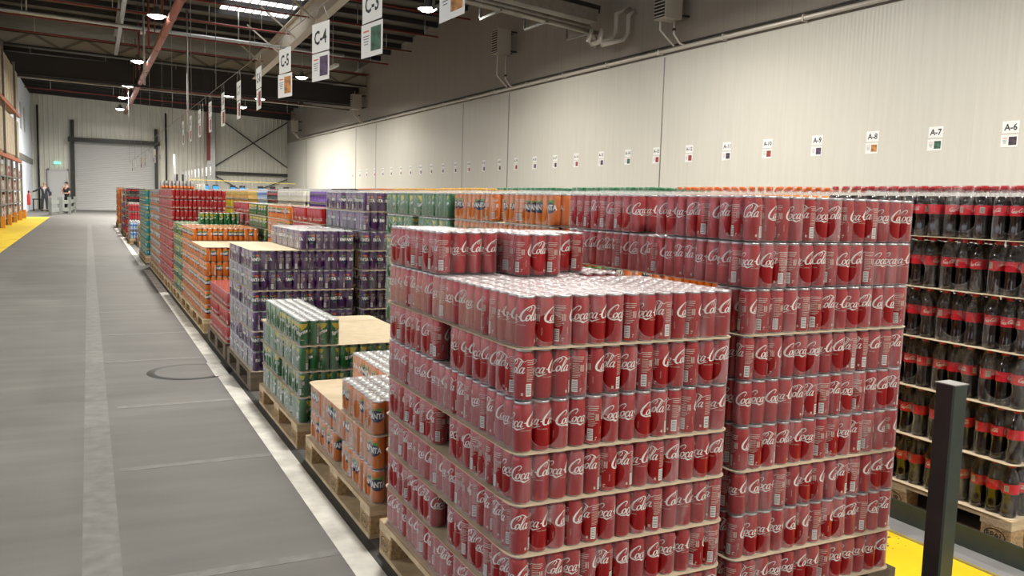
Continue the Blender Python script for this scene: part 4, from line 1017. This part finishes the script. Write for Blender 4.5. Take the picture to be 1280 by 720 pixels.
# ------------------------------------------------------------------ people at the far end
def skin_mesh(name, verts, edges, radii, m, parent, lvl=2, root=0):
    me = bpy.data.meshes.new(name); me.from_pydata(verts, edges, []); me.update()
    me.materials.append(MATS[m])
    o = bpy.data.objects.new(name, me); o.parent = parent; col.objects.link(o)
    md = o.modifiers.new('skin', 'SKIN'); md.use_smooth_shade = True
    sv = me.skin_vertices[0].data
    for i, r in enumerate(radii): sv[i].radius = r if isinstance(r, tuple) else (r, r)
    sv[root].use_root = True
    s2 = o.modifiers.new('sub', 'SUBSURF'); s2.levels = lvl; s2.render_levels = lvl
    return o
def person(x, y, rzv, label, suit):
    t = thing('person', label, 'person', (x, y, 0), rzv); t.scale = (1.04, 1.04, 1.04)
    S = 1.0
    # body: pelvis first, facing -Y
    V = [(0, 0, .98), (0, 0, 1.15), (0, 0, 1.38), (0, 0, 1.50), (0, -.01, 1.60), (0, -.02, 1.70), (0, -.01, 1.79)]
    Ed = [(i, i+1) for i in range(6)]; Rr = [(.13, .09), (.13, .085), (.165, .10), (.08, .08), (.055, .055), (.085, .10), (.06, .07)]
    def chain(st, pts, rr):
        p = st
        for q, r in zip(pts, rr): V.append(q); Rr.append(r); Ed.append((p, len(V)-1)); p = len(V)-1
        return p
    for s_ in (-1, 1):
        chain(0, [(s_*.10, 0, .88), (s_*.12, -.01, .50), (s_*.13, .01, .09), (s_*.135, -.12, .05)], [.095, .06, .045, .04])
    hands = []
    if suit: arms = [[(-.20, 0, 1.44), (-.42, .02, 1.28), (-.66, .0, 1.18), (-.74, .0, 1.16)], [(.20, 0, 1.44), (.27, .02, 1.16), (.27, -.05, .92), (.27, -.06, .85)]]
    else: arms = [[(-.20, 0, 1.44), (-.26, -.05, 1.18), (-.14, -.22, 1.40), (-.09, -.20, 1.52)], [(.20, 0, 1.44), (.26, -.03, 1.16), (.10, -.22, 1.15), (.02, -.24, 1.16)]]
    for a in arms: hands.append((a[-2], a[-1], chain(2, a, [.07, .05, .035, .03])))
    skin_mesh('body', V, Ed, Rr, 'skin', t)
    # clothes over the body
    cm = 'suit' if suit else 'black_cloth'
    V2 = [(0, 0, .86 if suit else .92), (0, 0, 1.15), (0, 0, 1.38), (0, 0, 1.46)]; E2 = [(0, 1), (1, 2), (2, 3)]; R2 = [(.19, .14), (.175, .13), (.20, .13), (.10, .09)]
    for a in arms:
        p = 2
        n_ = 3 if suit else 2
        for q, r in zip(a[:n_] if suit else [a[0], tuple((Vector(a[0])*.35+Vector(a[1])*.65))], [.085, .065, .045]): V2.append(q); R2.append(r); E2.append((p, len(V2)-1)); p = len(V2)-1
    skin_mesh('jacket' if suit else 't_shirt', V2, E2, R2, cm, t)
    V3 = [(0, 0, 1.0), (0, 0, 1.12)]; E3 = [(0, 1)]; R3 = [(.17, .12), (.16, .11)]
    for s_ in (-1, 1):
        p = 0
        for q, r in zip([(s_*.10, 0, .88), (s_*.12, -.01, .50), (s_*.13, .01, .10)], [.11, .08, .065]): V3.append(q); R3.append(r); E3.append((p, len(V3)-1)); p = len(V3)-1
    skin_mesh('trousers', V3, E3, R3, cm, t)
    for s_ in (-1, 1): skin_mesh('shoe', [(s_*.13, .04, .045), (s_*.135, -.06, .045), (s_*.14, -.18, .035)], [(0, 1), (1, 2)], [.062, .07, .055], 'ink_black', t)
    for w0, h0, _ in hands:
        d = (Vector(h0)-Vector(w0)).normalized(); b0 = Vector(h0)
        n1 = d.cross(Vector((0, 1, .2))).normalized()
        for i in range(5):
            sp_ = (i-2)*.018; L_ = (.055, .075, .08, .075, .06)[i] if i else .05
            q = b0+n1*sp_; e = q+d*L_+n1*(sp_*.3-(.02 if i == 0 else 0))+Vector((0, -.012, -.01))
            skin_mesh('thumb' if i == 0 else 'finger', [tuple(q-d*.02), tuple((q+e)/2+Vector((0, .004, 0))), tuple(e)], [(0, 1), (1, 2)], [.009, .0085, .007], 'skin', t, 1)
    # face and hair
    hz_ = 1.72
    MB().lathe([(.012, 0), (.010, .02), (.004, .04)], 'skin', 8).build('nose', t, (0, -.118, hz_-.03), (.25, 0, 0))
    for s_ in (-1, 1):
        MB().lathe([(.010, 0), (.011, .004), (.004, .008)], 'ink_black', 8).build('eye', t, (s_*.032, -.108, hz_+.012), (PI/2, 0, 0))
        MB().lathe([(.012, -.015), (.02, 0), (.012, .015)], 'skin', 8).build('ear', t, (s_*.088, 0, hz_-.01))
    MB().box(-.025, .025, -.112, -.104, hz_-.062, hz_-.055, 'ink_darkorange').build('mouth', t)
    if suit:
        MB().add([(-.06, -.153, 1.47), (.06, -.153, 1.47), (.0, -.153, 1.08)], [(0, 2, 1)], 'shirt').add([(-.06, -.12, 1.45), (.06, -.12, 1.45), (.0, -.13, 1.12)], [(0, 1, 2)], 'shirt').build('shirt', t)
        MB().bar((0, -.158, 1.44), (0, -.158, 1.16), .03, .008, 'unit_grey').build('tie', t)
        MB().lathe([(.086, 0), (.089, .02), (.084, .035)], 'hair', 14).build('hair_fringe', t, (0, .03, hz_-.05))
    else:
        MB().lathe([(.098, 0), (.10, .03), (.085, .08), (.03, .10)], 'black_cloth', 16).build('cap', t, (0, -.01, hz_+.04))
        MB().box(-.06, .06, -.20, -.08, hz_+.045, hz_+.055, 'black_cloth').build('cap_peak', t)
        MB().lathe([(.094, 0), (.096, .06)], 'hair', 14).build('hair', t, (0, .012, hz_-.02))
    return t
person(-2.52, 62.6, 0, 'person in dark suit and tie with one arm out to the office wall', True)
person(-1.22, 61.5, -.9, 'person in black t-shirt and cap with hand at face, behind crash barrier', False)
